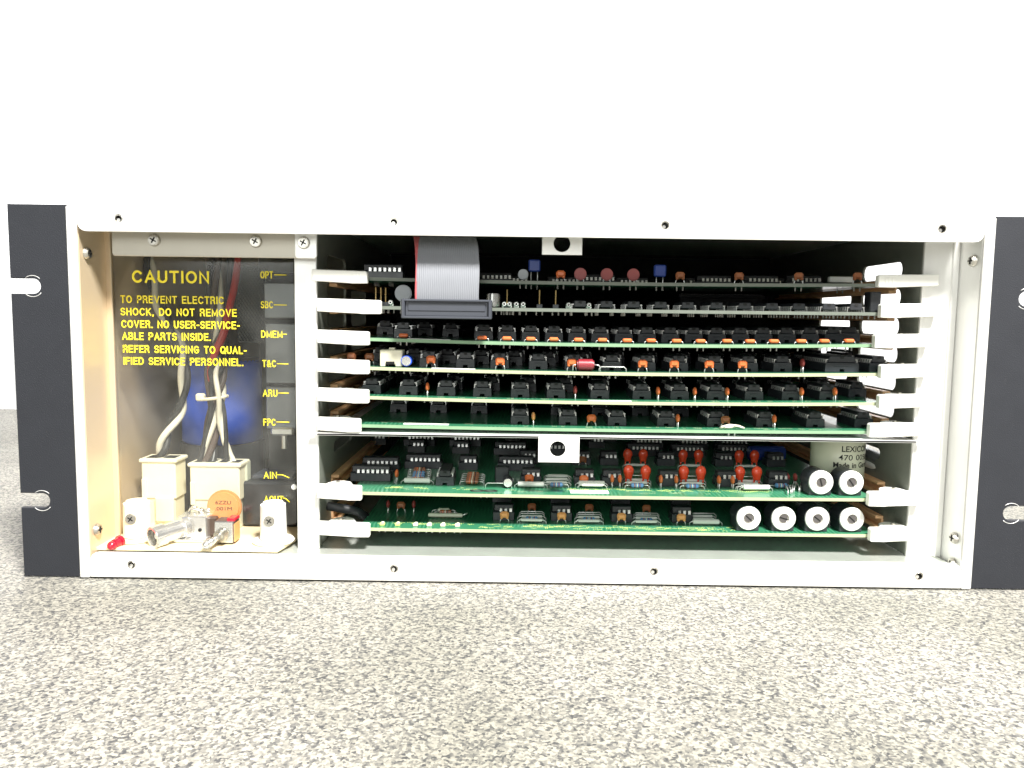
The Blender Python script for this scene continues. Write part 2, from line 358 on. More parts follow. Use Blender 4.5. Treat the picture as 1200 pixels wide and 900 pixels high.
def stroke_text(mb, s, x0, x1, zc, cap, Y, m, wt):
    gap = .40; x = 0; L = []
    for ch in s:
        w_, st = glyph(ch)
        for p in st: L.append([(x+q[0], q[1]) for q in p])
        x += w_+gap
    k = (x1-x0-wt)/(x-gap)
    for si, p in enumerate(L):
        pts = [(x0+wt/2+q[0]*k, Y, zc-cap/2+wt/2+q[1]*(cap-wt)) for q in p]
        # flat printed ribbon, squared ends
        b = bmesh.new(); vs = []
        V = [Vector((q[0], 0, q[2])) for q in pts]; n = len(V)
        closed = (V[0]-V[-1]).length < 1e-6
        for i in range(n):
            a = V[i-1] if i else (V[-2] if closed else None); c = V[i+1] if i < n-1 else (V[1] if closed else None)
            d1 = (V[i]-a).normalized() if a is not None else None; d2 = (c-V[i]).normalized() if c is not None else None
            if d1 is None: d1 = d2
            if d2 is None: d2 = d1
            t = (d1+d2)
            t = t.normalized() if t.length > .2 else d1
            nn = Vector((-t.z, 0, t.x)); sc_ = min(1.8, 1/max(.35, nn.dot(Vector((-d1.z, 0, d1.x)))))
            e = Vector()
            if not closed and i == 0: e = -d1*wt*.48
            if not closed and i == n-1: e = d1*wt*.48
            vs.append((b.verts.new((V[i].x+e.x+nn.x*wt/2*sc_, Y, V[i].z+e.z+nn.z*wt/2*sc_)), b.verts.new((V[i].x+e.x-nn.x*wt/2*sc_, Y, V[i].z+e.z-nn.z*wt/2*sc_))))
        for A, B_ in zip(vs, vs[1:]): b.faces.new((A[0], A[1], B_[1], B_[0]))
        g = bmesh.ops.extrude_face_region(b, geom=b.faces[:])
        for v in g['geom']:
            if isinstance(v, bmesh.types.BMVert): v.co.y += .10
        bmesh.ops.recalc_face_normals(b, faces=b.faces)
        for v in b.verts: v.co.y -= .012*(si % 4)
        mb._merge(b, m)

# ================================================================ THE SETTING
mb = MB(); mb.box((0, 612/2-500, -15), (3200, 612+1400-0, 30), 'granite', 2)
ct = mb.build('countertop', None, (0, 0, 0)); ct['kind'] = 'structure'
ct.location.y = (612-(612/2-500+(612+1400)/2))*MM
mb = MB(); mb.box((0, 2320, 900), (9000, 40, 5000), 'wall')
wl = mb.build('wall'); wl['kind'] = 'structure'

# ================================================================ RACK CHASSIS
chassis = thing('rack_chassis', (0, 0, 0), 'bare metal rack chassis with black slotted ears, open at the front, on the speckled countertop', 'rack unit')
H = 177.0
EI = 214.1                                    # inner edge of the ears
def ear(sgn):
    x0, x1 = (EI, 241.3) if sgn > 0 else (-241.3, -EI)
    # open slots reach the outer edge
    pts = []
    def notch(zc):
        xi = 227.3; r = 3.55; out = []
        for i in range(9):
            a = R(90+180*i/8) if sgn > 0 else R(90-180*i/8)
            out.append((sgn*(xi+r)+r*math.cos(a), zc+r*math.sin(a)))
        return out                              # from top to bottom
    A, B = notch(139.3), notch(37.7)
    if sgn > 0: pts = [(EI, .6), (EI, H-.2), (241.3, H-.2), (241.3, 139.3+3.55)]+A+[(241.3, 139.3-3.55), (241.3, 37.7+3.55)]+B+[(241.3, 37.7-3.55), (241.3, .6)]
    else: pts = [(-EI, .6), (-EI, H-.2), (-241.3, H-.2), (-241.3, 139.3+3.55)]+A+[(-241.3, 139.3-3.55), (-241.3, 37.7+3.55)]+B+[(-241.3, 37.7-3.55), (-241.3, .6)]
    b = MB().plate(pts, [], 3.2, 'black_paint', .3, XZ(1.6))
    e = b.build('rack_ear', chassis)
    for zc in (139.3, 37.7):                   # worn countersink rims around the slot ends
        for a0, a1 in ((45, 135), (225, 330)):
            MB().tube([(sgn*231+5.0*math.cos(R(a)), .0, zc+4.9*math.sin(R(a))) for a in range(a0, a1+1, 12)], .16, 'alu', 5).build('slot_rim', e)
ear(1); ear(-1)

def flange(z0, z1, holes_px, name, hy):
    hs = [(P(x, y, 0)[0], (z0+z1)/2+dz) for x, y, dz in holes_px]
    b = MB().plate(rrect(-208.6, z0, 208.6, z1, 4, 4, (0, 0, 1, 1) if name == 'top_rail' else (1, 1, 0, 0)), [circle(x, z, 2.0) for x, z in hs], 1.8, 'alu_h', .25, XZ(.9-1.2))
    f = b.build(name, chassis)
    for x, z in hs:
        q = MB().ring((0, 0, 0), (0, 3.2, 0), 2.05, 1.5, 'screw', 16); q.cyl((0, 1.8, 0), (0, 3.0, 0), 1.65, 'dark', 12)
        q.cyl((-.4, .9, -.5), (-.4, 2, -.5), .85, 'nozzle', 10)
        q.build('threaded_insert', f, (x, -1.0, z))
    return f
zt = P(600, 277.5, 0)[1]; zb = P(600, 653, 0)[1]
top = flange(zt, H-.6, [(140, 256, 0), (462, 261, 0), (779, 264, 0), (1103, 265, 0)], 'top_rail', 0)
bot = flange(1.0, zb, [(155, 658, 0), (462, 662, -.2), (766, 664, .2), (1076, 672, -.4)], 'bottom_rail', 0)
DEP = 250
MB().box((0, DEP/2+1, H-1.4), (416, DEP, 1.5), 'alu_dark', .2).build('top_panel', chassis)
MB().box((0, DEP/2+1.2, zb-3.4), (416, DEP, 1.5), 'alu_dark', .2).build('floor_panel', chassis)
# outer side panels: left runs full depth, right is a narrow front bracket
def edge_strip(sgn, d, m, name):
    b = MB(); x = sgn*211.5
    b.box((x, d/2, H/2), (4.6, d, H-1.6), m, 1.1)
    return b.build(name, chassis)
sl = edge_strip(-1, DEP, 'gold', 'side_panel'); sr = edge_strip(1, 20, 'alu', 'side_panel')
for sg, par in ((-1, None), (1, None)):        # bright bare front edge of the side panels
    MB().box((sg*211.5, -.4, H/2-.2), (4.9, 1.6, H-1.2), 'alu', .6).build('panel_edge', sl if sg < 0 else sr)
def head_on_wall(x, y, z, sgn, par):
    q = MB(); q.cyl((0, 0, 0), (-sgn*1.9, 0, 0), 3.0, 'screw', 16, r2=2.3, bev=.3); q.box((-sgn*1.9, 0, 0), (.5, 3.2, .6), 'dark'); q.box((-sgn*1.9, 0, 0), (.52, .6, 3.2), 'dark')
    q.build('screw', par, (x, y, z))
for px, py in ((95, 297), (106, 620), (105, 653)):
    z = P(px, py, 7)[1]; head_on_wall(-209.2, 6.5, z, -1, sl)
for px, py in ((1148, 306), (1126, 630), (1125, 660)):
    z = P(px, py, 7)[1]; head_on_wall(209.2, 6.5, z, 1, sr)
MB().box((-207, 6, 4.2), (4, 9, 4), 'yellow', 1).build('yellow_paint_dab', sl)

# card cage
XL, XR = P(372, 420, 17.5)[0], P(1076, 420, 17.5)[0]
ZF = zb-2.6; ZC = H-2.2
YC = 17.5
# left divider column (front face) and its side wall
xl0 = P(346, 420, 17.5)[0]
MB().box(((xl0+XL)/2, YC+.8, (ZF+ZC)/2), (XL-xl0, 1.6, ZC-ZF), 'alu', .3).build('divider_column', chassis)
b = MB().box(((XR+209)/2, YC+.8, (ZF+ZC)/2), (209-XR, 1.6, ZC-ZF), 'alu', .3)
b.box((XR+14, YC-.4, (ZF+ZC)/2), (.8, 1.2, ZC-ZF), 'alu', .2)
b.build('right_column', chassis)
# board heights from the ejector levers; pitch 34 px
LV = [(325, 330.0, 432, 1025), (359.5, 364.5, 448, 1028), (396, 400, 434, 1021), (429.5, 435, 434, 1028), (463.5, 470, 433.5, 1026), (497.5, 503.5, 424, 1015), (576, 583.5, 425, 1014), (619, 625, 434.5, 1016)]
YB = 17.0
ZL = [P(402, a, YB)[1] for a, *_ in LV]; ZRr = [P(1050, b_, YB)[1] for _, b_, *_ in LV]
ZB = [(a+b_)/2 for a, b_ in zip(ZL, ZRr)]
zsh = P(720, 511.8, 13.5)[1]-.6
def cage_wall(X, name, m):
    holes = []
    zz = sorted(ZB, reverse=True)
    for k, z in enumerate(zz[:6]):
        for y0, y1 in ((38, 82), (95, 140))[:1 if k == 0 else 2]:
            holes.append(rrect(y0, z+3.6, y1, z+12.3 if k else z+12.0, 4.0))
    for z in (zz[6]+13, ):
        for y0, y1 in ((50, 95), (105, 150)): holes.append(rrect(y0, z, y1, z+6, 2.8))
    return MB().plate([(YC+1.7, ZF+.2), (DEP-2, ZF+.2), (DEP-2, ZC), (YC+1.7, ZC)], holes, 1.4, m, .15, YZ(X)).build(name, chassis)
cw = cage_wall(XR+.7, 'cage_wall', 'cage'); cl = cage_wall(XL-.7, 'cage_wall', 'cage')
for z in ZB:
    for X, par, s in ((XR-2.2, cw, 1), (XL+2.2, cl, -1)):
        b = MB(); b.box((0, 128, 2.0), (4.2, 172, 1.7), 'tan', .3); b.box((0, 128, -3.4), (4.2, 172, 1.7), 'tan', .3); b.box((s*1.6, 128, -.7), (1.0, 172, 3.6), 'tan')
        b.build('card_guide', par, (X, 0, z))
MB().box(((XL+XR)/2, DEP-8, (ZF+ZC)/2), (XR-XL+1.0, 3, ZC-ZF+2), 'dark_back').build('backplane', chassis)
MB().box((-158, DEP-2, (ZF+ZC)/2), (102, 2, ZC-ZF), 'cage').build('back_panel', chassis)
# shelf between the two bays
b = MB(); b.box(((XL+XR)/2, 110, zsh), (XR-XL-.4, 193, 1.2), 'alu_h', .2); b.box(((XL+XR)/2, 14.6, zsh), (XR-XL+6, 2.2, 1.25), 'alu_h', .2)
sh = b.build('dividing_shelf', chassis)
def tab(px0, px1, py0, py1, hx, hy, hr, Y, par, m):
    x0, z1 = P(px0, py0, Y); x1, z0 = P(px1, py1, Y); cx, cz = P(hx, hy, Y)
    MB().plate([(x0, z0), (x1, z0), (x1, z1), (x0, z1)], [circle(cx, cz, hr, 28)], 1.2, m, .15, XZ(Y)).build('hanging_tab', par)
tab(631, 678.5, 512, 542, 653.5, 526, 3.8, 13.2, sh, 'alu_h')
tab(635.5, 682, 270, 299, 658.5, 285.5, 4.0, 13, top, 'alu_h')
# upper cross plate over the power compartment
x0, z1 = P(131, 262, 12); x1, z0 = P(372, 303, 12)
xs = P(347, 303, 12)[0]
cp = MB().plate(rrect(x0, z0, x1, z1, 1.5, 3), [], 1.5, 'gold_dark', .3, XZ(12)).build('cross_plate', chassis)
MB().plate(rrect(xs, z0-.1, x1+.2, z1, 1.5, 3), [], 1.0, 'alu', .2, XZ(10.6)).build('corner_plate', cp)
for px, py, yy, mm in ((181, 281.5, 11.2, 'screw'), (300, 283, 11.2, 'screw'), (356, 284.5, 10, 'screw')):
    x, z = P(px, py, yy); q = MB().cyl((0, 0, 0), (0, -1.6, 0), 3.1, mm, 18, r2=2.4, bev=.3)
    q.box((0, -1.6, 0), (3.1, .4, .6), 'dark', rot=(0, .5, 0)); q.box((0, -1.6, 0), (.6, .42, 3.1), 'dark', rot=(0, .5, 0)); q.build('screw', cp, (x, yy, z))
# mounting flange at left of the cover
xa = P(123, 450, 22)[0]; xb = P(133, 450, 22)[0]
MB().box(((xa+xb)/2-1.5, 24, (ZF+z0+18)/2), (abs(xb-xa)+3, 1.4, z0-ZF+14), 'gold', .3).build('mounting_flange', sl)
# clear cover with printed warning
YV = 26.0
x0, z1 = P(132.5, 296, YV); x1, z0 = P(348, 614, YV)
cover = MB().plate(rrect(x0, z0, x1, z1, 1.5, 3), [], 1.5, 'clear', .2, XZ(YV)).build('clear_cover', chassis)
cover['label'] = 'clear plastic cover printed with a yellow warning'
PR = YV-.95
def line(s, xa, xb, yc, cap, name='warning_text', bold=.17, m='yellow'):
    b = MB(); X0, Z = P(xa, yc, PR); X1, _ = P(xb, yc, PR); capmm = cap*(PR-CY)/FOC
    stroke_text(b, s, X0, X1, 0, capmm, 0, m, bold*capmm); return b.build(name, cover, (0, PR, Z))
line('CAUTION', 154.5, 245, 324, 14.5, 'warning_heading', .18)
for s, a, c, y in (('TO PREVENT ELECTRIC', 141, 262.5, 350.5), ('SHOCK, DO NOT REMOVE', 141, 277.5, 365), ('COVER. NO USER-SERVICE-', 142, 281, 379.5),
                   ('ABLE PARTS INSIDE.', 143, 247, 393.7), ('REFER SERVICING TO QUAL-', 144, 289, 408.7), ('IFIED SERVICE PERSONNEL.', 144.5, 285, 422.8)):
    line(s, a, c, y, 9.0)
for s, a, c, y, lx in (('OPT', 305, 320, 322, ((321.5, 322), (335.5, 322.3))), ('SBC', 305.5, 320, 357, ((321, 357.2), (336, 357.5))), ('DMEM', 306, 331, 391.5, ((331.5, 391.7), (336, 391.8))),
                       ('T&C', 307.5, 323.5, 426, ((324.5, 426.3), (338, 426.6))), ('ARU', 308, 325, 460.6, ((326, 460.6), (338.5, 460.8))), ('FPC', 308.5, 323, 494.7, ((323.5, 494.5), (339, 494.8))),
                       ('AIN', 309, 324.5, 556.8, ((325, 556.3), (331, 556.5), (339, 560))), ('AOUT', 309.5, 332, 585, ((332, 583.5), (335, 584.5), (339.5, 588.5)))):
    line(s, a, c, y, 8.3, 'slot_name', .14)
    q = [P(u, v, PR) for u, v in lx]; b = MB()
    b.tube([(p[0], PR, p[1]) for p in q], .26, 'yellow', 5); b.build('pointer_line', cover)
x, z = P(345.5, 570, YV-1); MB().cyl((0, 0, 0), (0, -1.4, 0), 1.4, 'nylon', 12).build('push_rivet', cover, (x, YV-1, z))

# ================================================================ COMPONENT MESHES (origin on board surface, front = -Y)
def ic_meshes(L, W=7.6, sock=True):
    zb_ = 4.6 if sock else .8
    body = MB(); body.box((0, 0, zb_+1.7), (W-1.2, L, 3.3), 'ic', .35, taper=.9)
    body.box((0, -L/2, zb_+2.6), (1.6, .6, 1.2), 'dark')
    pins = MB(); n = int(L/2.54)
    for i in range(n):
        y = -L/2+1.2+i*2.54
        for s in (-1, 1):
            pins.box((s*(W/2-.25), y, zb_+1.5), (1.3, 1.3, .32), 'pin'); pins.box((s*(W/2+.25), y, zb_-.1), (.32, 1.3, 3.0), 'pin', rot=(0, s*-.12, 0))
    sk = None
    if sock:
        s_ = MB(); hw = W/2+1.0
        s_.prism([(-hw, 0), (-1.1, 0), (-1.1, 1.4), (1.1, 1.4), (1.1, 0), (hw, 0), (hw-.2, 4.2), (hw-1.2, 4.6), (-hw+1.2, 4.6), (-hw+.2, 4.2)], -L/2-.6, L/2+.6, 'socket', bev=.15)
        s_.box((0, -L/2-.7, 3.2), (W*.55, .5, .6), 'socket', .1)
        sk = s_.mesh('ic_socket')
    return body.mesh('integrated_circuit'), pins.mesh('pins'), sk
IC16, IC8, ICW, IC16F = ic_meshes(20), ic_meshes(9.8), ic_meshes(32, 15.2), ic_meshes(20, 7.6, False)
def legs(b, x, h, splay=0, m='pin', r=.28):
    for s in (-1, 1): b.tube([(s*x, 0, h), (s*(x+splay*.6), 0, h*.45), (s*(x+splay), 0, -1.2)], r, m, 6)
def cap_thin(m):                                # dipped capacitor seen edge-on
    b = MB(); b.ball((0, 0, 4.6), (2.1, 4.6, 4.6), m); b.tube([(0, -1.2, 2.8), (0, -1.3, -1.2)], .3, 'pin', 6); b.tube([(0, 1.2, 2.8), (0, 1.3, -1.2)], .3, 'pin', 6); return b.mesh('ceramic_capacitor')
def cap_face(m):                                # dipped capacitor seen face-on
    b = MB(); b.box((0, 0, 4.3), (4.6, 2.2, 3.3), m, .9); b.box((-1.5, 0, 2.8), (1.3, 1.8, 1.6), m, .4); b.box((1.5, 0, 2.8), (1.3, 1.8, 1.6), m, .4)
    legs(b, 1.6, 2.4, .9); return b.mesh('ceramic_capacitor')
def cap_flat(m):
    b = MB(); b.box((0, 0, 1.5), (4.6, 3.2, 1.9), m, .6); b.tube([(-2, 0, 1.2), (-3.1, 0, .9), (-3.3, 0, -.8)], .25, 'pin', 6); b.tube([(2, 0, 1.2), (3.1, 0, .9), (3.3, 0, -.8)], .25, 'pin', 6); return b.mesh('ceramic_capacitor')
def tant(m):
    b = MB(); b.ball((0, 0, 7.2), (5.6, 4.2, 6.6), m, 3); b.cyl((0, 0, 3.2), (0, 0, 6.8), 1.9, m, 14, r2=2.55); legs(b, 1.2, 3.6, .2, m, .5); legs(b, 1.3, 2.0, .2); return b.mesh('tantalum_capacitor')
def disc(m, r):
    b = MB(); b.cyl((0, -1, r+1.2), (0, 1, r+1.2), r, m, 22, bev=.5); legs(b, r*.5, 3.2, .2); return b.mesh('disc_capacitor')
def resistor(m, L=6.4, r=1.15, span=12.7, bands=('brown', 'cream', 'maroon')):
    b = MB(); b.cyl((-L/2, 0, r+.5), (L/2, 0, r+.5), r, m, 12, bev=.35)
    for s in (-1, 1): b.cyl((s*(L/2-.9)-.5, 0, r+.5), (s*(L/2-.9)+.5, 0, r+.5), r*1.13, m, 12, bev=.2)
    for i, c in enumerate(bands): b.cyl((-1.6+i*1.3, 0, r+.5), (-1.1+i*1.3, 0, r+.5), r*1.04, c, 12)
    for s in (-1, 1): b.tube([(s*L/2, 0, r+.5), (s*(span/2-.9), 0, r+.5), (s*(span/2-.2), 0, r+.1), (s*span/2, 0, r-.8), (s*span/2, 0, -1)], .3, 'pin', 6)
    return b.mesh('resistor')
def jumper(span, h=1.7, m='white', L=None, r=.75):
    b = MB(); L = L or span*.72
    if r > .4: b.cyl((-L/2, 0, h), (L/2, 0, h), r, m, 10, bev=.15)
    b.tube([(-span/2, 0, -1), (-span/2+.1, 0, h*.6), (-span/2+1.2, 0, h), (span/2-1.2, 0, h), (span/2-.1, 0, h*.6), (span/2, 0, -1)], .3, 'pin', 6)
    return b.mesh('jumper_wire')
def trimmer():
    body = MB(); body.cyl((0, 1.2, 6.9), (0, 12.5, 6.9), 6.1, 'socket', 28, bev=.3); body.box((0, 6.8, 2.6), (11.4, 11.4, 5.2), 'socket', .4)
    ring = MB(); ring.ring((0, -.2, 6.9), (0, 1.5, 6.9), 6.05, 2.7, 'white', 32)
    scr = MB(); scr.cyl((0, .9, 6.9), (0, 1.6, 6.9), 2.8, 'grey', 20)
    scr2 = MB(); scr2.cyl((0, .3, 0), (0, 1.0, 0), 2.35, 'grey', 20); scr2.box((0, .28, 0), (3.9, .3, .75), 'dark')
    scr2.tube([(2.4*math.cos(a/8*6.283), .45, 2.4*math.sin(a/8*6.283)) for a in range(9)], .2, 'screw', 5)
    return body.mesh('trimmer_potentiometer'), ring.mesh('white_ring'), scr2.mesh('adjusting_screw')
C = dict(o_thin=cap_thin('orange'), p_thin=cap_thin('peach'), r_thin=cap_thin('reddark'), o_face=cap_face('orange'), p_face=cap_face('peach'), o_flat=cap_flat('orange'),
         tant=tant('redcap'), disc=disc('reddark', 3.1), b_face=cap_face('brown'),
         r_blue=resistor('bluecomp'), r_brown=resistor('brown', bands=('orange', 'cream', 'ink')), r_tan=resistor('cream', bands=('brown', 'maroon', 'orange')), r_clear=resistor('greycap', bands=('cream',)),
         j_white=jumper(15, 1.9), j_wire=jumper(13.5, 2.4, r=.1), j_big=jumper(17, 2.0, 'white', 13.5, 1.35))
TRIM = trimmer()

# ================================================================ CIRCUIT BOARDS
X0B, X1B = XL+1.2, XR-1.2
BL = 222.0
names = ['topmost', 'second', 'third', 'fourth', 'fifth', 'sixth', 'seventh', 'eighth']
labels = ['topmost circuit board, shaded by the top rail, with dull red disc capacitors',
          'second circuit board from the top, with the grey ribbon cable plugged on its front edge',
          'third circuit board from the top, with flat orange capacitors along its front edge',
          'fourth circuit board from the top, with a cream block and a maroon axial capacitor',
          'fifth circuit board from the top, with fourteen black socketed chips in its front row',
          'sixth circuit board from the top, lying just above the white dividing shelf',
          'green circuit board under the dividing shelf, with shiny red capacitors and a big grey can',
          'lowest green circuit board in the rack, with four white ringed trimmers at its right']
SAG = [1.3, 0.2, 2.0, 1.7, 1.6, .9, .6, .3]
PCBM = ['pcb_shaded', 'pcb_shaded', 'pcb_shaded', 'pcb_shaded', 'pcb', 'pcb', 'pcb', 'pcb']
EDG = ['pcb_edge_shaded', 'pcb_edge_shaded', 'pcb_edge_green', 'pcb_edge', 'pcb_edge', 'pcb_edge_green', 'pcb_edge', 'pcb_edge']
XC = (X0B+X1B)/2; HW = (X1B-X0B)/2
class Board:
    def __init__(s, k):
        s.k = k; s.z = ZB[k]; s.sag = SAG[k]
        s.o = thing('circuit_board', (XC, YB, s.z), labels[k], 'circuit board', 'circuit boards slotted into the card cage')
        lx = P(LV[k][2]-14, LV[k][0], YB)[0]; rx = P(LV[k][3]+12, LV[k][1], YB)[0]
        b = bmesh.new(); n = 26; rows = []
        for i in range(n+1):
            x = lx-XC+(rx-lx)*i/n; zz = -s.dz(x+XC)
            rows.append([b.verts.new((x, 0, zz-1.6)), b.verts.new((x, 0, zz)), b.verts.new((x, BL, zz)), b.verts.new((x, BL, zz-1.6))])
        for A, B in zip(rows, rows[1:]):
            for j in range(4): b.faces.new((A[j], A[(j+1) % 4], B[(j+1) % 4], B[j]))
        b.faces.new(rows[0]); b.faces.new(rows[-1][::-1]); bmesh.ops.recalc_face_normals(b, faces=b.faces)
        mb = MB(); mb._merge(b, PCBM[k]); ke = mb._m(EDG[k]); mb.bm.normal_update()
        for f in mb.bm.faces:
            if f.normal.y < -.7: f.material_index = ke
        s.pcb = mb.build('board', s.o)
        s.under = MB(); s.print = MB()
    def dz(s, X):
        u = (X-XC)/HW; return s.sag*max(0, 1-u*u)
    def X(s, px, Y): return P(px, LV[s.k][0], YB+Y)[0]
    def at(s, px, Y): X = s.X(px, Y); return (X-XC, Y, -s.dz(X))
    def add(s, me, px, Y, rz=0, name=None, jitter=.02, dz=0):
        x, y, z = s.at(px, Y)
        o = put(name or me.name, me, s.o, (x, y, z+dz), rz+random.uniform(-jitter, jitter))
        for q in (-1.5, 1.5): s.under.cyl((x+q, y, z-3.4), (x+q, y, z-1.6), .35, 'solder', 5)
        return o
    def ic(s, px, Y, kind=IC16, rz=0, x_mm=None):
        bd, pn, sk = kind
        x, y, z = s.at(px, Y)
        if x_mm is not None: x = x_mm; z = -s.dz(x+XC)
        o = put('integrated_circuit', bd, s.o, (x, y, z), rz+random.uniform(-.012, .012))
        put('pins', pn, o)
        if sk: put('ic_socket', sk, o)
        if Y < 40:
            for q in range(4):
                for s_ in (-1, 1): s.under.cyl((x+s_*3.8, y-6+q*4, z-3.2), (x+s_*3.8, y-6+q*4, z-1.6), .3, 'solder', 5)
        return o
    def trim(s, px, Y):
        x, y, z = s.at(px, Y); o = put('trimmer_potentiometer', TRIM[0], s.o, (x, y, z)); put('white_ring', TRIM[1], o)
        sc = put('adjusting_screw', TRIM[2], o, (0, 0, 6.9)); sc.rotation_euler = (0, random.uniform(.2, 1.4), 0)
    def label(s, p0, p1, Y, w=2.2):
        x0, x1 = s.at(p0, Y)[0], s.at(p1, Y)[0]; n = 6; b = MB()
        for i in range(n):
            xa, xb = x0+(x1-x0)*i/n, x0+(x1-x0)*(i+1)/n
            b.box(((xa+xb)/2, Y, -s.dz((xa+xb)/2+XC)+.15), (xb-xa+.02, w, .25), 'paper')
        b.build('paper_label', s.o)
    def silk(s, p0, p1, Y, n, m='paleprint'):
        for i in range(n):
            px = random.uniform(p0, p1); x, y, z = s.at(px, Y+random.uniform(-2, 2))
            for k in range(random.randint(2, 5)):
                if random.random() < .5: s.print.box((x+k*.9, y, z+.04), (.28, 1.1, .06), m)
                else: s.print.box((x+k*.9, y+random.choice((-.5, .5)), z+.04), (.8, .24, .06), m)
    def done(s):
        if len(s.under.bm.verts): s.under.build('solder_leads', s.o)['kind'] = 'stuff'
        if len(s.print.bm.verts): s.print.build('board_print', s.o)['kind'] = 'stuff'
        # ejector levers
        for side in (-1, 1):
            if side < 0: xi = P(LV[s.k][2], LV[s.k][0], YB)[0]; xo = P(368 if s.k < 1 else 374, LV[s.k][0], YB)[0]; z = ZL[s.k]
            else: xi = P(LV[s.k][3], LV[s.k][1], YB)[0]; xo = P((1095, 1096, 1086, 1084, 1080, 1078, 1076, 1074)[s.k], LV[s.k][1], YB)[0]; z = ZRr[s.k]
            z -= s.z; h = 3.3 if s.k not in (0,) else 2.9; L = abs(xi-xo); d = side
            if s.k == 6: h = 3.5
            # seen from the front: long bar, slightly drooping towards the board, with a stub and pivot block behind
            poly = [(xi, z-h), (xi, z+h-.5), (xi+d*.6, z+h), (xo-d*.0, z+h+.6), (xo, z-h+.9), (xi+d*L*.35, z-h+.1), (xi+d*L*.3, z-h-.1)]
            poly = [(p[0]-XC, p[1]) for p in poly]
            b = MB(); b.prism(poly, -4.2, -.2, 'nylon', bev=.35)
            # rounded cam lying behind the bar, on top of the board corner
            xc = xi+d*L*.62-XC
            cam_ = [(xc-12*0.5*1, 0), (xc-9*.6, 5), (xc-3, 9.5), (xc+2, 10.5), (xc+6, 8), (xc+8, 3), (xc+8, 0)]
            if side > 0: cam_ = [(xc+6, 0), (xc+5.4, 5), (xc+3, 9.5), (xc-2, 10.5), (xc-6, 8), (xc-8, 3), (xc-8, 0)]
            b.prism(cam_, z-1.5, z+h-.2, 'nylon', axis='Z', bev=.4)
            for g_ in range(3): b.box((xi+d*(L*.12+g_*1.6)-XC, -4.3, z), (.5, .4, h*1.1), 'nylon', .1)
            lv = b.build('ejector_lever', s.o)
            q = MB().cyl((0, 0, 0), (0, 0, .8), 1.1, 'screw', 12, bev=.15); q.build('pivot_pin', lv, (xc, 5, z+h-.25))

B = [Board(k) for k in range(8)]
# --- board 1 (top, shaded)
b = B[0]
b.ic(450, 30, IC16, R(90)); 
for px in (657, 797, 866, 936, 1005): b.add(C['b_face'] if px != 657 else C['o_face'], px, 12)
for px in (680, 711, 742): b.add(C['disc'], px, 12)
q = MB().cyl((0, -2, 3.6), (0, 5, 3.6), 2.6, 'heat', 18, bev=.4).mesh('can_capacitor'); b.add(q, 613, 12); b.add(q, 528, 14)
q = MB(); q.box((0, 0, 8.5), (6, 3, 6), 'blue_dull', .6); legs(q, 1.6, 6, .1); q = q.mesh('box_capacitor'); b.add(q, 626, 18); b.add(q, 773, 14, dz=-2)
for px in (835, 890, 940, 580, 700): b.ic(px, 80, IC16, R(90))
for px in (520, 600, 660, 740, 820, 900): b.ic(px, 110, IC16, R(90))
q = MB().box((0, 0, 4), (13, 3, 3), 'white', .3).mesh('pin_header'); b.add(q, 985, 44)
b.done()
# --- board 2
b = B[1]
for px in (678, 690): pass
for i, px in enumerate((678, 708, 739, 770, 801, 834, 866, 897, 928, 962, 993)): b.ic(px, 16 if i < 9 else 10, IC16F, 0); b.ic(px, 50, IC16F, 0)
q = MB(); q.box((0, 0, 1), (3, 3, 2), 'ic', .2); q.cyl((0, 0, 0), (0, 0, 9), .32, 'gold_pin', 6); q = q.mesh('header_pin')
for px in (440.5, 446.5, 452): b.add(q, px, 4)
for px in (632, 651, 594): b.add(q, px, 6)
q = MB().cyl((0, -2, 6.5), (0, 3, 6.5), 4.2, 'heat', 22, bev=.5); legs(q, 1.4, 3, 0); b.add(q.mesh('can_capacitor'), 473, 8)
q = MB().cyl((0, 0, .5), (0, 0, 7), 3.6, 'silver', 24, bev=.4); b.add(q.mesh('can_capacitor'), 578, 8)
q = MB().ring((0, -1.5, 1.9), (0, 2, 1.9), 1.25, .5, 'silver', 12); q.box((0, .6, .7), (2.4, 2, 1.2), 'white', .2); q = q.mesh('test_point')
for px in (458, 591, 597, 605, 613, 666, 690): b.add(q, px, 5)
q = MB()                                            # long pin strip, its tips showing as dots
for i in range(26): q.box((i*1.9-24, 0, 10.4), (.7, .7, .7), 'pin')
q.box((0, .8, 9.4), (52, 3, 2.4), 'ic', .3); q.box((0, 1, 5), (50, 1.5, 9), 'ic'); b.add(q.mesh('pin_header'), 845, 90)
q = MB().box((0, 0, 5), (5.2, 7, 10), 'ic', .4); b.add(q.mesh('slide_switch'), 1022, 5)
b.add(C['j_wire'], 1008, 40); b.done()
# --- board 3
b = B[2]
xs3 = [565+26.6*i for i in range(16)]
for i, px in enumerate(xs3):
    b.ic(px+3, 34, IC16); b.ic(px+3-2, 62, IC16)
    if i < 15: b.ic(px+2, 92, IC16)
for i, px in enumerate((565, 594, 622, 649, 678, 706, 735, 763, 793, 821, 852, 879, 907, 939, 966, 995)): b.add(C['o_flat'], px, 4+(2.5 if i in (3, 5, 7, 10) else 0))
b.add(C['o_flat'], 473, 6); b.ic(476, 24, IC16); b.label(478, 528, 2.0)
for px in (455, 500, 530): b.ic(px, 70, IC16)
b.ic(974, 50, ICW); b.done()
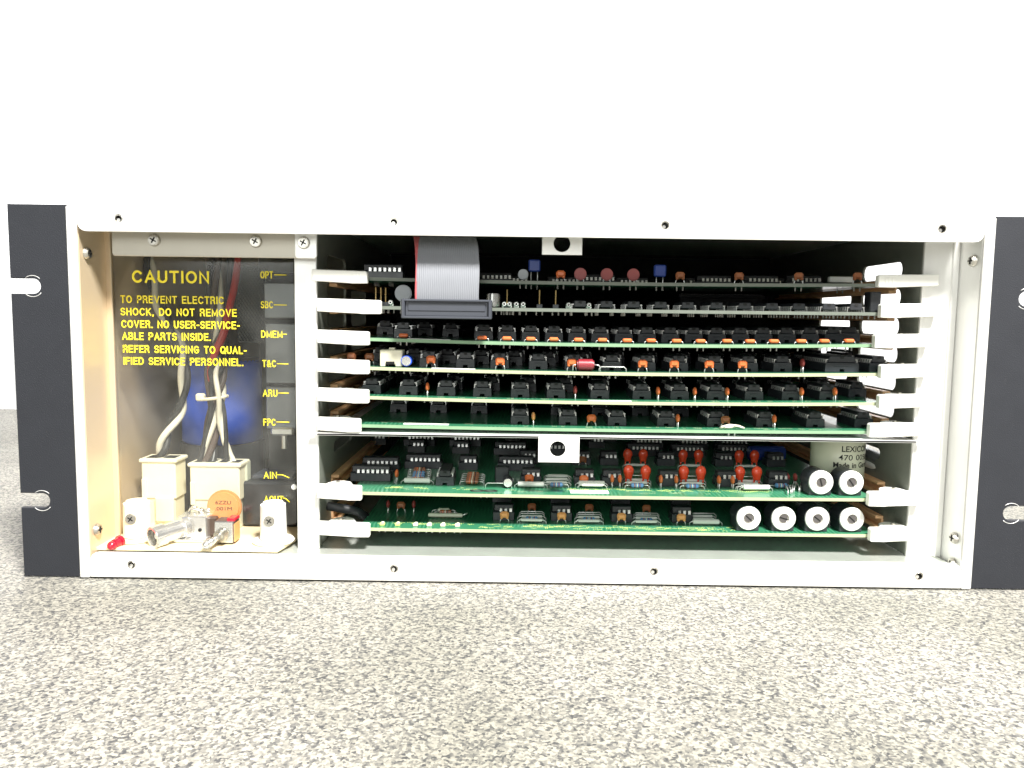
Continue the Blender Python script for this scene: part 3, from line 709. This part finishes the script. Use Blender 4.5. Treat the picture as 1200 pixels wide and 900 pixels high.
# --- board 4
b = B[3]
q = MB(); q.prism([(-5.6, 0), (-3, 0), (-3, 1.2), (2, 1.2), (2, 0), (5.6, 0), (5.6, 8.4), (-5.6, 8.4)], -4, 4, 'cream', bev=.4); q.box((0, 0, 8.9), (3, 3, 1), 'cream', .2); q.box((-.5, -3.9, 1.9), (4.4, .4, 1.4), 'dark'); b.add(q.mesh('relay_block'), 460, 8)
q = MB().cyl((0, -3.2, 3.2), (0, 5, 3.2), 2.7, 'blue', 20, bev=.3); q.cyl((0, -3.5, 3.2), (0, -3.1, 3.2), 2.3, 'silver', 20); b.add(q.mesh('electrolytic_capacitor'), 477, 6)
for px in (505, 547, 586, 630, 671, 714, 753, 790, 831, 870, 909): b.ic(px, 21)
for px in (505, 586, 670, 753, 790, 831, 870): b.add(C['o_face'], px, 6)
b.add(C['r_thin'], 940, 8); b.ic(971, 24, ICW); b.ic(1018, 16)
q = MB(); q.cyl((-4.2, 0, 3.2), (4.2, 0, 3.2), 2.9, 'maroon', 20, bev=.7); q.tube([(4.2, 0, 3.2), (6.6, 0, 3), (7.4, 0, 2), (7.6, 0, -1)], .35, 'pin', 6); q.tube([(-4.2, 0, 3.2), (-6, 0, 3), (-6.4, 0, -1)], .35, 'pin', 6); b.add(q.mesh('axial_capacitor'), 686, 5)
b.add(C['j_wire'], 718, 3.5); b.label(506, 557, 1.5)
for px in (433, 412): b.add(C['b_face'], px, 12)
for px in range(450, 1000, 38): b.ic(px, 52); b.ic(px+4, 82)
b.done()
# --- board 5
b = B[4]
for px in (440, 482, 525, 566, 609, 650, 700, 748, 791, 833, 876, 918, 961, 994): b.ic(px, 21 if px < 990 else 34)
for px, kd in ((501, 'o_thin'), (674, 'r_thin'), (771, 'o_thin'), (814, 'o_thin'), (852, 'o_thin'), (939, 'o_thin'), (978, 'o_thin')): b.add(C[kd], px, 8)
for px in range(450, 980, 42): b.ic(px, 52); b.ic(px, 82)
b.label(689, 740, 1.6); b.silk(470, 990, 5, 26, 'pcb_edge'); b.done()
# --- board 6
b = B[5]
for px in (609, 664, 720, 776, 833, 889, 946, 1001): b.ic(px, 21)
for px, kd in ((625, 'p_thin'), (794, 'o_thin'), (850, 'b_face'), (907, 'o_thin')): b.add(C[kd], px, 8)
b.add(C['o_face'], 693, 8)
for px in range(470, 960, 46): b.ic(px, 60)
b.label(473, 526, 4.5, 3.0)
q = MB().tube([(-6, 0, .5), (-5, -1, 1.4), (-1, 1, 2), (3, -1, 1.8), (6, 0, .6)], .6, 'wire_w', 8); q.tube([(-6, 1, .5), (-2, -1, 1.2), (3, 1.5, 1.3), (6, 1, .6)], .45, 'wire_w', 8); b.add(q.mesh('loop_of_wire'), 858, 2.5)
b.silk(440, 600, 10, 22, 'pcb_edge'); b.silk(600, 980, 5, 30, 'pcb_edge'); b.done()
# --- board 7
b = B[6]
b.ic(436, 28, IC16, R(90)); b.ic(447, 52, IC16, R(90))
b.add(C['o_thin'], 465, 23)
for i in range(6): b.add(C['r_blue'] if i in (1, 2, 3) else C['r_brown'], 490+i*.4, 24+i*5.0, 0, jitter=.05)
b.add(C['j_big'], 489, 19)
b.ic(523, 27, IC16, 0)
for i in range(5): b.add(C['r_brown'], 553+i*.4, 20+i*4.8, 0, jitter=.05)
q = MB().box((0, 0, 4.5), (7.4, 5, 9), 'ic', .4); q.box((0, -2.6, 4.5), (6.4, .4, 7), 'socket'); legs(q, 1.8, .5, 0); b.add(q.mesh('transistor'), 588, 26)
q = MB().cyl((0, -3.2, 2.9), (0, 4, 2.9), 2.5, 'ic', 20, bev=.3); q.cyl((0, -3.5, 2.9), (0, -3.1, 2.9), 2.15, 'silver', 20); b.add(q.mesh('electrolytic_capacitor'), 595, 16)
b.add(C['j_wire'], 584, 14)
b.add(C['j_big'], 622, 15)
for px in (622, 684, 716, 782, 849, 909): b.ic(px, 27, IC8, R(90)); b.ic(px-4, 82, IC8, R(90))
for px in (620, 684): b.add(C['o_face'], px, 20); b.add(C['b_face'], px-2, 74)
for i in range(5): b.add(C['j_wire'] if i % 2 else C['j_white'], 652+i*.3, 20+i*4.2, 0, jitter=.06)
b.add(C['r_blue'], 652, 16)
b.add(C['j_big'], 693, 19); b.add(C['j_white'], 694, 15)
for px in (717, 726, 774, 792, 842, 858): b.add(C['o_thin'], px, 19)
for px in (922, 931): b.add(C['r_thin'], px, 27)
for c0 in (746, 810.5, 876):
    for s_ in (-1, 1):
        b.add(C['tant'], c0+s_*10, 27); b.add(C['tant'], c0-2.5+s_*9, 76)
    b.add(C['j_white'], c0, 29); b.add(C['j_white'], c0, 22); b.add(C['r_blue'], c0+.5, 17); b.add(C['j_wire'], c0, 38); b.add(C['j_white'], c0-2, 70)
b.add(C['j_big'], 886, 14); b.add(C['j_white'], 880, 17, .12)
b.add(C['r_blue'], 915, 20)
for i in range(6): b.add(C['j_wire'], 922+i*3.2, 12+i*1.6, R(70), jitter=.1)
b.trim(962, 4); b.trim(997.5, 4)
for yy in (62, 112, 140, 168):
    for px in range(440 if yy > 70 else 500, 900 if yy > 70 else 640, 52):
        if random.random() < .85: b.ic(px+random.uniform(-5, 5), yy+random.uniform(-2, 2), random.choice((IC16, IC16, IC8)), R(90))
q = MB().cyl((-11, 0, 5), (11, 0, 5), 4.6, 'blue_dull', 20, bev=.6); legs(q, 8, 3, 0); b.add(q.mesh('axial_capacitor'), 896, 96)
b.label(668, 713, 7.5, 6.0)
q = MB()
for s_ in (-1, 1): q.tube([(s_*3.4+3.3*math.cos(a*.524), 1.7*math.sin(a*.524), .08) for a in range(13)], .42, 'ink', 5)
b.add(q.mesh('ink_scribble'), 567, 6)
b.silk(450, 510, 11, 14); b.silk(530, 560, 10, 6); b.silk(660, 790, 13, 40); b.silk(790, 900, 13, 34); b.silk(470, 940, 8, 22, 'pcb_edge')
# big grey can with its print
cx, cy, cz = b.at(979, 36)
can = MB().cyl((0, 0, 0), (0, 0, zsh-B[6].z-1.2), 13.8, 'greycap', 56, bev=.8).build('can_capacitor', b.o, (cx, cy, cz))
for p in can.data.polygons: p.use_smooth = abs(p.normal.z) < .5
def wrap(s, a0, a1, z, cap, bold, name='can_lettering'):
    t = MB(); text_mesh(t, s, 0, 1, z, cap, 0, 'ink', bold, .001)
    Rr = 13.88
    for v in t.bm.verts:
        a = R(a0+(a1-a0)*v.co.x); v.co = Vector((Rr*math.sin(a), -Rr*math.cos(a), v.co.z))
    t.build(name, can)
cl_ = [P(995, y_, YB+36-12.5)[1]-B[6].z for y_ in (525.5, 535.5, 544.5)]
wrap('LEXICON', -15, 57, cl_[0], 3.0, .014); wrap('470 0058', -21, 57, cl_[1], 2.9, .006); wrap('Made in Germany', -31, 84, cl_[2], 2.8, .024)
b.done()
# --- board 8
b = B[7]
for px in (590, 657, 727, 797):
    b.ic(px, 22, IC8, R(90)); b.add(C['p_face'], px+1, 13); b.ic(px-2, 60, IC8, R(90))
for c0 in (623, 690, 757):
    b.add(C['j_white'], c0, 12, jitter=.08); b.add(C['r_blue'], c0, 15.5); b.add(C['j_white'], c0, 19); b.add(C['j_wire'], c0, 23); b.add(C['j_wire'], c0, 27); b.add(C['b_face'], c0, 31)
b.add(C['j_big'], 827, 13); b.add(C['j_white'], 824, 18); b.add(C['j_white'], 822, 24); b.add(C['j_wire'], 824, 28)
q = MB(); q.cyl((-9, 0, 1.6), (9, 0, 1.6), 1.1, 'greycap', 12, bev=.2); q.tube([(9, 0, 1.6), (11.5, 1, 2.6)], .5, 'pin', 6); b.add(q.mesh('glass_diode'), 522, 20)
b.add(C['r_clear'], 520, 30); b.add(C['r_brown'], 522, 26)
for i, px in enumerate((448, 466, 487, 503, 519, 536)):
    q = MB(); q.box((0, 0, .7), (2.6, 2.2, 1.4), 'paleprint' if i < 2 else 'cream', .3); q.box((.3, 0, 1.6), (1.6, 1.2, .8), 'cream', .3); b.add(q.mesh('test_point'), px, 4.5)
for px in (455, 470, 485): b.add(C['r_thin'] if px != 470 else C['b_face'], px, 30)
for px in (880-3, 918, 957.5, 998): b.trim(px, 2.2)
b.silk(440, 560, 9, 26); b.silk(570, 860, 8, 60); b.silk(560, 860, 5, 40)
b.done()

# ================================================================ RIBBON CABLE
xk, zk = P(524, 362, 10)
rib = thing('ribbon_cable', (xk, 10, zk), 'grey flat ribbon cable with a red edge, plugged into a slate connector', 'ribbon cable')
W2 = (P(577, 362, 6)[0]-P(471, 362, 6)[0])/2
q = MB(); q.box((0, .5, 0), (2*W2-3, 6, 7.6), 'idc', .5); q.box((0, -2.5, .8), (2*W2-6, .8, 3.8), 'idc', .2)
q.build('connector', rib)
q = MB(); q.box((0, 0, 3.9), (2*W2-.5, 8.5, 1.1), 'idc', .3); q.box((0, 0, -4.1), (2*W2, 8.5, 1.2), 'idc', .3)
for s_ in (-1, 1): q.box((s_*(W2-.8), -.2, 0), (1.8, 8.2, 9.2), 'idc', .5)
q.build('connector_shroud', rib)
# cable: ridged strip swept along a path
path = [(0, -2.2, 3.6), (0, -2.6, 8), (.2, -2.4, 14), (.2, -1.4, 20), (-.2, .2, 25), (-.7, 2.5, 29.5), (-1.6, 6.5, 33), (-2.6, 14, 35.2), (-4, 50, 36.6), (-4, 120, 36)]
wr = P(561, 340, 7)[0]-P(486, 340, 7)[0]; xoff = (P(561, 340, 7)[0]+P(486, 340, 7)[0])/2-xk
nc = 34; bb = bmesh.new(); rows = []
def ps(p, k):                                    # smooth the path
    return p
fine = []
for i in range(len(path)-1):
    p0, p1, p2, p3 = [Vector(path[max(0, min(len(path)-1, j))]) for j in (i-1, i, i+1, i+2)]
    for t in range(5):
        t /= 5; fine.append(.5*((2*p1)+(-p0+p2)*t+(2*p0-5*p1+4*p2-p3)*t*t+(-p0+3*p1-3*p2+p3)*t**3))
fine.append(Vector(path[-1]))
for i, p in enumerate(fine):
    t = (fine[min(i+1, len(fine)-1)]-fine[max(i-1, 0)]).normalized(); nrm = Vector((1, 0, 0)).cross(t).normalized()
    row = []
    for s_ in (1, -1):
        rng = range(nc*4+1) if s_ > 0 else range(nc*4, -1, -1)
        for j in rng:
            x = -wr/2+wr*j/(nc*4); hgt = .16+.2*abs(math.sin(math.pi*j/4))
            row.append(bb.verts.new(p+Vector((x+xoff, 0, 0))+nrm*hgt*s_))
    rows.append(row)
NN = len(rows[0])
for A, B_ in zip(rows, rows[1:]):
    for j in range(NN): bb.faces.new((A[j], A[(j+1) % NN], B_[(j+1) % NN], B_[j]))
bmesh.ops.recalc_face_normals(bb, faces=bb.faces)
q = MB(); q._merge(bb, 'ribbon', None, True); kr = q._m('ribbon_red')
for f in q.bm.faces:
    if f.calc_center_median().x-xoff < -wr/2+wr/nc*1.05: f.material_index = kr
q.build('flat_cable', rib)

# ================================================================ POWER COMPARTMENT
zps = P(220, 642.5, 6)[1]
psb = thing('power_supply_board', (-160, 6, zps), 'cream power supply board in the left compartment, with coaxial socket and small switch', 'circuit board')
xa = P(109, 641, 6)[0]; xb = P(325, 641, 6)[0]; xb2 = P(349, 612, 27)[0]
q = MB(); q.prism([(xa+160, 0), (xb+160, 0), (xb2+160-.5, 19), (xb2+160-.5, 110), (xa+160, 110)], -1.6, 0, 'phenolic', axis='Z', bev=.15)
q.build('board', psb)
def lp(px, py, Y): x, z = P(px, py, Y); return (x+160, Y-6, z-zps)
def base(px, Y):                                # point on the board surface under a picture column
    x, _ = P(px, 620, Y); return (x+160, Y-6, 0)
# connector blocks
def molex(px0, px1, ptop, Y, d, name='connector_block', m='ivory', n=2):
    x0, z1 = P(px0, ptop, Y); x1, _ = P(px1, ptop, Y); w_, h_ = x1-x0, z1-zps
    q = MB(); q.box((0, d/2, h_*.72), (w_, d, h_*.56), m, .6); q.box((0, d/2, h_*.23), (w_*.9, d*.9, h_*.46), m, .4)
    q.box((0, d/2, h_-.8), (w_+2, d+1.4, 2.0), m, .5)
    q.box((-w_/2+1.5, -.3, h_*.55), (2.4, 1.2, h_*.35), m, .3)
    o = q.build(name, psb, ((x0+x1)/2+160, Y-6, 0))
    q = MB(); q.box((w_*.18, -.6, h_*.3), (w_*.55, 1.4, h_*.34), m, .4); q.build('latch', o)
    q = MB()
    for i in range(n): q.box((-w_/2+w_*(i+.5)/n, d/2, h_+.22), (w_/n*.7, d*.6, .12), 'dark')
    q.build('wire_opening', o)
    return (x0+x1)/2, Y+d/2, z1
m1 = molex(165, 205, 538, 36, 13); m2 = molex(222, 280, 543, 38, 13, n=4)
q = MB(); x, z = P(284, 540, 50); q.box((0, 0, (z-zps)/2), (7, 6, z-zps), 'greycap', .5); q.build('connector_key', psb, (x+160, 44, 0))
# nylon posts with screws
def post(px, ptop, Y, m):
    x, z = P(px, ptop, Y); h_ = z-zps
    q = MB(); q.cyl((0, 0, 0), (0, 0, 1.5), 10.2, m, 36, bev=.6); q.cyl((0, 0, .8), (0, 0, h_), 6.6, m, 32, r2=6.1, bev=1.2); q.box((0, -3.4, h_*.5+.4), (8.6, 4.6, h_-1.6), m, 1.2)
    o = q.build('mounting_post', psb, (x+160, Y-6, 0))
    q = MB(); q.cyl((0, 0, 0), (0, -1.2, 0), 2.7, 'screw', 18, bev=.3); q.box((0, -1.2, 0), (3.0, .4, .55), 'dark', rot=(0, .6, 0)); q.box((0, -1.2, 0), (.55, .42, 3.0), 'dark', rot=(0, .6, 0))
    q.build('screw', o, (0, -5.7, h_*.60))
post(160, 586, 20, 'ivory'); post(320, 588, 19, 'nylon')
# coaxial socket pointing to the front left
bx, by, _ = base(224, 22)
co = MB(); co.box((2, 3, 6.2), (15, 13, 12.4), 'nozzle', .6); co.box((2, -4.4, 1.0), (17, 7, 1.6), 'nozzle', .3)
cs = co.build('coaxial_socket', psb, (bx, by, 0))
q = MB(); q.ring((-12.5, -15.5, 4.8), (-9, -10.5, 5.4), 5.5, 4.2, 'nozzle'); q.ring((-10, -12, 5.2), (-2, -2, 6.4), 4.7, 3.0, 'nozzle'); q.ring((-3.6, -4, 6.2), (-1.6, -1.4, 6.5), 6.0, 3.0, 'nozzle')
q.build('threaded_barrel', cs)
q = MB(); q.cyl((-11.3, -14.2, 4.9), (-8.5, -10, 5.4), 1.2, 'white', 12); q.cyl((-10.6, -12.8, 5.0), (-8, -9, 5.5), 3.9, 'screw', 16); q.build('centre_contact', cs)
q = MB()
for i in range(3): q.ball((-1+i*4, 7-i, 12.8+random.uniform(0, 1.5)), (4, 4, 3.4), 'nozzle' if i != 1 else 'screw', 1)
q.tube([(-3, 4, 12), (-1, 2, 15), (3, 3, 14), (6, 5, 11)], .6, 'nozzle'); q.build('soldered_lug', cs)
q = MB(); q.box((10.6, 4, 6), (3.8, 8, 10), 'wire_br', .6); q.build('insulator', cs)
q = MB(); q.cyl((6, -3.6, 5.5), (6, -3.9, 5.5), .9, 'dark', 12); q.build('rivet_hole', cs)
# small toggle switch
tx, ty, _ = base(262, 14)
q = MB(); q.box((0, 3, 6.2), (9.5, 8, 11.2), 'grey', .5); q.box((0, -1.3, 6.2), (8.8, 1.0, 10.6), 'silver', .3); q.box((3.2, 3, 12.2), (4, 7.2, 1.6), 'led', .3)
ts = q.build('toggle_switch', psb, (tx+.6, ty, 0))
q = MB(); q.cyl((0, -1.5, 6), (-1, -5.5, 4.9), 3.1, 'screw', 18, bev=.3); q.build('threaded_bush', ts)
q = MB(); q.tube([(-1, -5, 5), (-2.6, -8, 4.1), (-4.3, -11, 3.2)], 1.6, 'nozzle', 12, rs=[1.3, 1.7, 2.3]); q.ball((-4.5, -11.4, 3.1), (4.6, 4.6, 4.6), 'nozzle'); q.build('lever_tip', ts)
q = MB(); q.box((4.9, 3, 5.6), (.5, 7, 9), 'peach'); q.build('side_label', ts)
# orange ceramic disc
dx, dzz = P(263.5, 593.5, 28)[0]+160, P(263.5, 593.5, 28)[1]-zps
q = MB(); q.cyl((0, -1.6, dzz), (0, 1.6, dzz), 8.8, 'disc', 36, bev=1.0); legs(q, 4, dzz-7, .5)
dc = q.build('ceramic_disc_capacitor', psb, (dx, 21.6, 0))
q = MB(); text_mesh(q, '6ZZU', -4, 4, dzz+2.6, 1.8, -1.72, 'wire_br', .0, .05); text_mesh(q, '.001M', -4.2, 4.4, dzz-.6, 1.8, -1.72, 'wire_br', .0, .05); q.build('disc_lettering', dc)
# LED at the front edge
lx, ly, _ = base(132, 6)
q = MB(); q.cyl((1.5, 3.5, 2.2), (.2, .2, 1.3), 2.4, 'led', 20, bev=.2); q.ball((-.2, -.6, 1.1), (4.6, 4.8, 4.6), 'led', 3); q.cyl((1.8, 4.2, 2.4), (1.3, 3.0, 2.1), 2.8, 'led', 20); q.tube([(1.8, 4, 2.2), (3.4, 7, .8), (3.6, 8, -1)], .3, 'pin', 6)
q.build('red_led', psb, (lx, ly, 0))
q = MB(); q.box((-38, 40, -1.9), (2, 80, .4), 'dark')
# black relay box
x0, z1 = P(283, 565, 44); x1, _ = P(349, 565, 44)
rb = thing('transformer_block', ((x0+x1)/2, 44, zps), 'squat dark grey block behind the clear cover, right of the orange disc', 'transformer')
w_, h_ = x1-x0, z1-zps
q = MB(); q.box((0, 14, h_/2+.2), (w_, 28, h_), 'ic', 1.2); q.build('housing', rb)
q = MB(); q.box((0, 14, h_+1.6), (w_*.75, 18, 2.6), 'idc', .8); q.build('lid', rb)
# tall blue capacitor in its black clamp
x0, _ = P(215, 480, 80); x1, _ = P(304, 480, 80); rr = (x1-x0)/2; zc0 = P(260, 524, 60)[1]; zc1 = P(260, 424, 60)[1]
bc = thing('filter_capacitor', ((x0+x1)/2, 82, zps), 'tall blue sleeved capacitor standing behind the wires in the left compartment', 'capacitor')
zz = zps
q = MB().cyl((0, 0, zc0-zz), (0, 0, zc1-zz), rr, 'blue', 48, bev=1.5).build('sleeve', bc)
for p in q.data.polygons: p.use_smooth = abs(p.normal.z) < .5
MB().cyl((0, 0, zc1-zz-.5), (0, 0, zc1-zz+1.2), rr-1.5, 'grey', 40).build('cap_end', bc)
MB().cyl((0, 0, .1), (0, 0, zc0-zz+.4), rr+1.0, 'ic', 40).build('clamp', bc)
# grey heat sink plate on the right of the compartment
x0, z1 = P(311, 330, 60); x1, z0 = P(352, 510, 60)
hs = thing('heat_sink', ((x0+x1)/2, 60, zps-1.6), 'grey metal heat sink plate beside the divider column, behind the printed slot names', 'heat sink')
zz = zps-1.6; w_ = x1-x0
def hp(py): return P(330, py, 60)[1]-zz
for i, (a, c, mm, t) in enumerate(((332, 373, 'alu_dark', 3.0), (379, 449, 'heat', 2.2), (453, 502, 'alu_dark', 2.6))):
    MB().box((0, -t/2, (hp(a)+hp(c))/2), (w_, t, abs(hp(a)-hp(c))), 'heat', .5).build('cooling_plate', hs)
MB().box((0, 1.5, (hp(320)+0)/2), (w_, 2.5, hp(320)), 'dark_back', .3).build('bracket', hs)
q = MB(); q.box((1.5, -5, hp(503)), (w_*.7, 8, 4.5), 'silver', 1.0); q.cyl((2, -6, hp(521)-1), (2, -6, hp(503)), 1.6, 'silver', 14); q.build('clip', hs)
# perforated grille behind
q = MB(); x0, z1 = P(277, 312, 120); x1, z0 = P(312, 400, 120)
gr = thing('mesh_sleeve', ((x0+x1)/2, 120, z0), 'dark braided mesh strip in the upper right of the power compartment', 'mesh sleeve')
b_ = MB()
for i in range(12):
    t0 = (x1-x0)*i/6-(x1-x0)
    for s_ in (-1, 1):
        a = max(-(x1-x0)/2, t0-(x1-x0)/2+4); 
for i in range(-8, 22):
    zz0 = i*3.0
    for s_ in (-1, 1):
        xa_, xb_ = -(x1-x0)/2, (x1-x0)/2
        za, zb2 = zz0, zz0+(xb_-xa_)*1.5
        # clip to strip height
        Ht = z1-z0; t_0 = max(0, (0-za)/(zb2-za)); t_1 = min(1, (Ht-za)/(zb2-za))
        if t_1 <= t_0: continue
        f_ = lambda t: ((xa_+(xb_-xa_)*t)*s_, .6*s_, za+(zb2-za)*t)
        b_.tube([f_(t_0), f_(t_1)], .28, 'heat', 4)
b_.build('braid', gr)['kind'] = 'stuff'
MB().box((0, 2.4, (z1-z0)/2), (x1-x0+1, 2, z1-z0+2), 'cage', .3).build('backing', gr)

def wire_path(pts, twist=None, n=14):
    V = [Vector((*(P(px, py, Y)), 0)) for px, py, Y in pts]
    V = [Vector((v.x, pts[i][2], v.y)) for i, v in enumerate(V)]
    out = []
    for i in range(len(V)-1):
        p0, p1, p2, p3 = [V[max(0, min(len(V)-1, j))] for j in (i-1, i, i+1, i+2)]
        for t in range(n):
            t /= n; out.append(.5*((2*p1)+(-p0+p2)*t+(2*p0-5*p1+4*p2-p3)*t*t+(-p0+3*p1-3*p2+p3)*t**3))
    out.append(V[-1]); return out
def twisted(par, base_loc, pts, wires, r, amp, turns, name='wire'):
    path = wire_path(pts); N = len(path)
    for k, (m_, ph) in enumerate(wires):
        q = MB(); L = []
        for i, p in enumerate(path):
            a = 2*math.pi*(turns*i/N+ph); fade = 1
            L.append(p+Vector((math.cos(a)*amp, math.sin(a)*amp, 0))-Vector(base_loc))
        q.tube(L, r, m_, 10); q.build(name, par)
l1 = (m1[0], m1[1], m1[2])
wh = thing('wire_pair', l1, 'twisted pair of one black and one white wire rising from the left ivory connector', 'wires')
twisted(wh, l1, [(183, 545, m1[1]), (189, 530, m1[1]), (196, 506, 44), (212, 478, 47), (216, 440, 48), (211, 405, 50), (197, 378, 52), (183, 350, 56), (175, 310, 62), (172, 285, 66)], [('wire_w', 0), ('wire_k', .5)], 1.75, 1.7, 3.6)
l2 = (m2[0], m2[1], m2[2])
wb = thing('wire_bundle', l2, 'thick bundle of brown, red and cream wires tied together above the wide ivory connector', 'wires')
twisted(wb, l2, [(243, 549, m2[1]), (246, 520, 48), (254, 470, 50), (256, 440, 51), (259, 405, 52), (254, 370, 54), (250, 310, 60), (250, 285, 64)], [('wire_br', .1), ('wire_w', .35), ('wire_br', .6), ('wire_k', .85)], 1.8, 2.7, 2.2)
twisted(wb, l2, [(235, 549, m2[1]), (240, 530, 46), (247, 490, 47), (247, 462, 48), (246, 437, 48), (250, 414, 47), (260, 390, 49), (268, 366, 52), (272, 330, 60), (272, 290, 66)], [('wire_br', 0), ('wire_k', .5)], 1.6, 1.4, 1.2)
twisted(wb, l2, [(245, 446, 49), (248, 424, 46), (254, 408, 45), (262, 390, 46), (268, 366, 50), (276, 330, 60), (280, 290, 68)], [('wire_r', 0)], 2.0, .3, .5)
twisted(wb, l2, [(271, 549, m2[1]), (266, 525, 46), (261, 500, 46), (258, 470, 45), (250, 440, 44), (254, 424, 46), (262, 408, 52)], [('wire_w', 0), ('wire_k', .5)], 1.35, 1.3, 1.5)
twisted(wb, l2, [(278, 549, m2[1]), (270, 533, 46), (262, 515, 45), (259, 480, 46)], [('wire_w', 0)], 1.3, .2, .5)
cpt = Vector((P(252, 466, 48)[0], 48, P(252, 466, 48)[1]))-Vector(l2)
q = MB(); q.tube([cpt+Vector((6.2*math.cos(a*.42), 6.0*math.sin(a*.42), .8*math.cos(a*.42))) for a in range(16)], .9, 'ivory', 8); q.box(cpt+Vector((-6.5, -3, .5)), (4.4, 4, 4), 'ivory', .8); q.build('cable_tie', wb)

# black cable at the left of the lower bay, grey cable at the right
def cable(name, pts, r, m_, label, cat='cable'):
    path = wire_path(pts, n=8); o = MB(); L = [p-path[0] for p in path]; o.tube(L, r, m_, 14)
    ob = o.build(name, None, path[0]); tag(ob, label, cat); return ob
cable('black_cable', [(384, 593, 34), (402, 596, 34), (420, 600, 36), (435, 611, 45)], 2.3, 'ic', 'black cable end lying at the left of the lowest board')
cable('grey_cable', [(1040, 545, 50), (1022, 533, 62), (1008, 528, 80), (985, 520, 110)], 3.0, 'heat', 'grey cable beside the big grey can at the right of the lower bay')
q = MB(); 
path = wire_path([(1044, 552, 46), (1026, 546, 58), (1010, 540, 74)], n=6)
q.tube([p-path[0] for p in path], 2.6, 'nylon', 10); o = q.build('white_cable', None, path[0]); tag(o, 'short white cable end under the grey cable at the right of the lower bay', 'cable')
